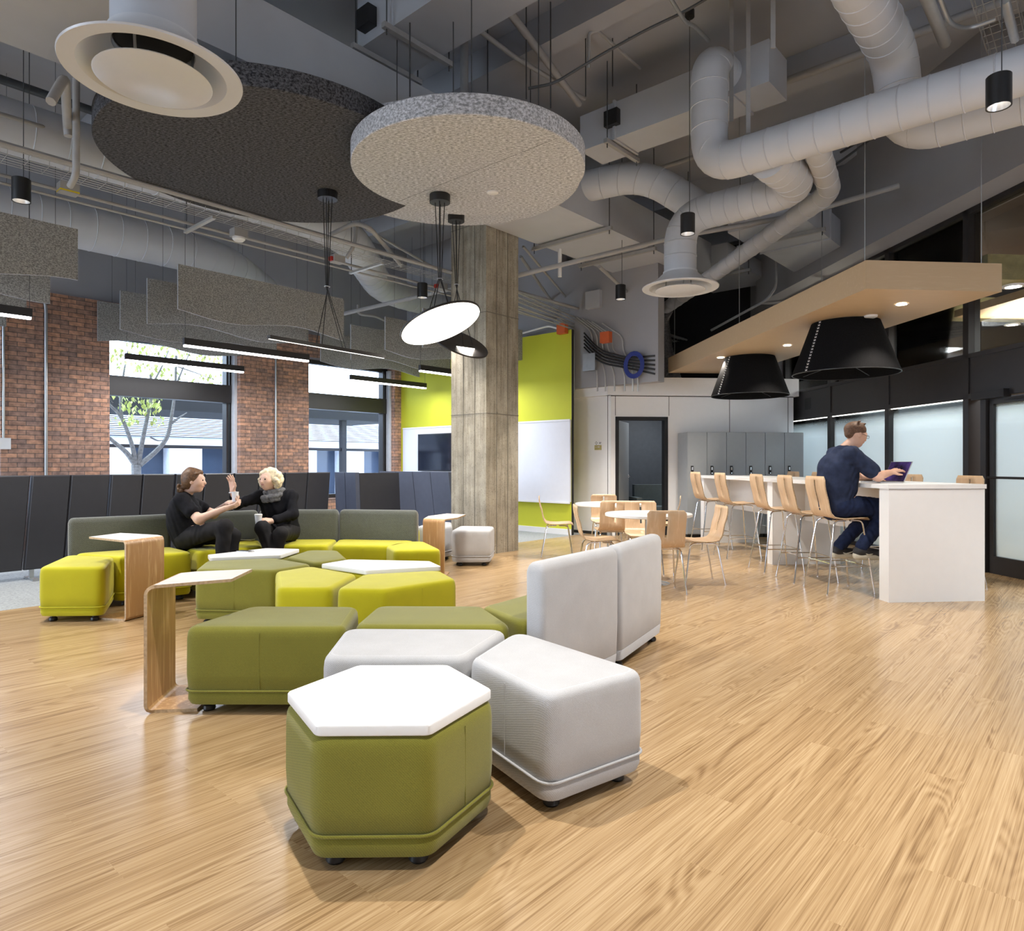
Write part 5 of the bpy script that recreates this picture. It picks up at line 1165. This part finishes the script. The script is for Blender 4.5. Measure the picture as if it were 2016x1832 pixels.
# ---- man at the bar
t = thing('person', 'person with short brown hair in a navy t-shirt, sitting at the laptop', 'person', (3.22, 6.77, .73))
pel, ch = V(3.20, 6.77, .85), V(3.23, 6.76, 1.20); sN, sF = V(3.27, 6.57, 1.345), V(3.29, 6.95, 1.345); nb = V(3.30, 6.76, 1.41); hc = V(3.40, 6.74, 1.545)
fdir = nrm(V(.95, .12, -.28)); hp, eyes, lips, q = head(hc, fdir, s=1.0)
TT = torso(pel, ch, sF, sN, nb, hc, .15, .135, 1.06)
eN, wN = V(3.485, 6.50, 1.14), V(3.66, 6.62, 1.17); eF, wF = V(3.52, 7.0, 1.13), V(3.60, 6.86, 1.115)
kN, aN = V(3.68, 6.64, .825), V(3.39, 6.62, .455); kF, aF = V(3.66, 6.86, .825), V(3.30, 6.88, .43)
armsU = [cap(sN, eN, .060, .048), cap(sF, eF, .060, .048)]; armsF = [cap(eN, wN, .048, .031), cap(eF, wF, .048, .031)]
legs = [cap(pel+V(.03, -.09, 0), kN, .10, .074, .04), cap(kN, aN, .07, .048), cap(pel+V(.03, .09, 0), kF, .10, .074, .04), cap(kF, aF, .07, .048)]
hn = hand(wN, V(.85, .2, .25), V(0, .3, -.9), 1, .45, .07, 1.08); hf = hand(wF, V(.9, -.2, -.1), V(0, .1, -1), -1, .5, .05, 1.08)
smesh('body', TT+hp+armsU+armsF+legs+hn+hf, 'skin2', t, .0065)
smesh('t_shirt', TT[:7]+[cap(sN, sN+(eN-sN)*.75, .064, .064), cap(sF, sF+(eF-sF)*.75, .064, .064), cap(pel, pel+V(-.02, 0, .1), .125, .13, .05)], 'navy', t, .008, .014, .004)
smesh('jeans', legs+[TT[0]], 'jeans', t, .008, .011, .004)
for a_, d_ in ((aN, V(.23, -.02, -.0)), (aF, V(.23, .0, 0))):
    h_ = a_+V(-.035, 0, -.075)
    so = smesh('shoe', [cap(h_+V(.0, 0, .02), h_+d_*.8+V(0, 0, .012), .046, .040, .02), cap(h_+V(.02, 0, .04), a_+V(.0, 0, .005), .046, .046, .03), cap(h_+d_*.8, h_+d_, .038, .032, .02)], 'shoe', t, .007)
    s2 = smesh('sole', [cap(h_+V(-.01, 0, -.018), h_+d_+V(.01, 0, -.018), .036, .034, .02), cap(h_+V(-.01, 0, -.004), h_+d_+V(.01, 0, -.006), .036, .034, .02)], 'sole', t, .007)
    ar = [tuple(h_+V(x, -.0455, z)-np.array(t.location)) for x, z in ((.05, .012), (.08, .0), (.12, .012), (.165, .032))]
    MB().tube(ar, [.004, .009, .007, .002], 8).build('side_stripe', 'sole', t)
hs = [ell(q(-.018, 0, .045), V(.098, .084, .082), fdir, (0, 0, 1), .02), cap(q(-.07, 0, -.01), q(-.075, 0, .03), .05, .06, .03)]
for i in range(22): g = q(-.05+.09*rn.random(), rn.uniform(-.06, .06), .105+.012*rn.random()); hs.append(cap(g, g+V(.02, 0, .006), .012, .005, .006))
smesh('hair', hs, 'hairm', t, .006); face(t, eyes, lips)
b0 = np.array(t.location)
mb = MB()
for e in eyes: c = e+fdir*.018; sx = np.cross(fdir, V(0, 0, 1)); mb.tube([tuple(c+sx*.022*math.cos(i*PI/8)+V(0, 0, .017*math.sin(i*PI/8))-b0) for i in range(16)], .0016, 6, True)
for s_ in (1, -1): mb.tube([tuple(q(.104, s_*.052, .006)-b0), tuple(q(-.005, s_*.082, .008)-b0)], .0016, 6)
mb.build('glasses', 'black', t)
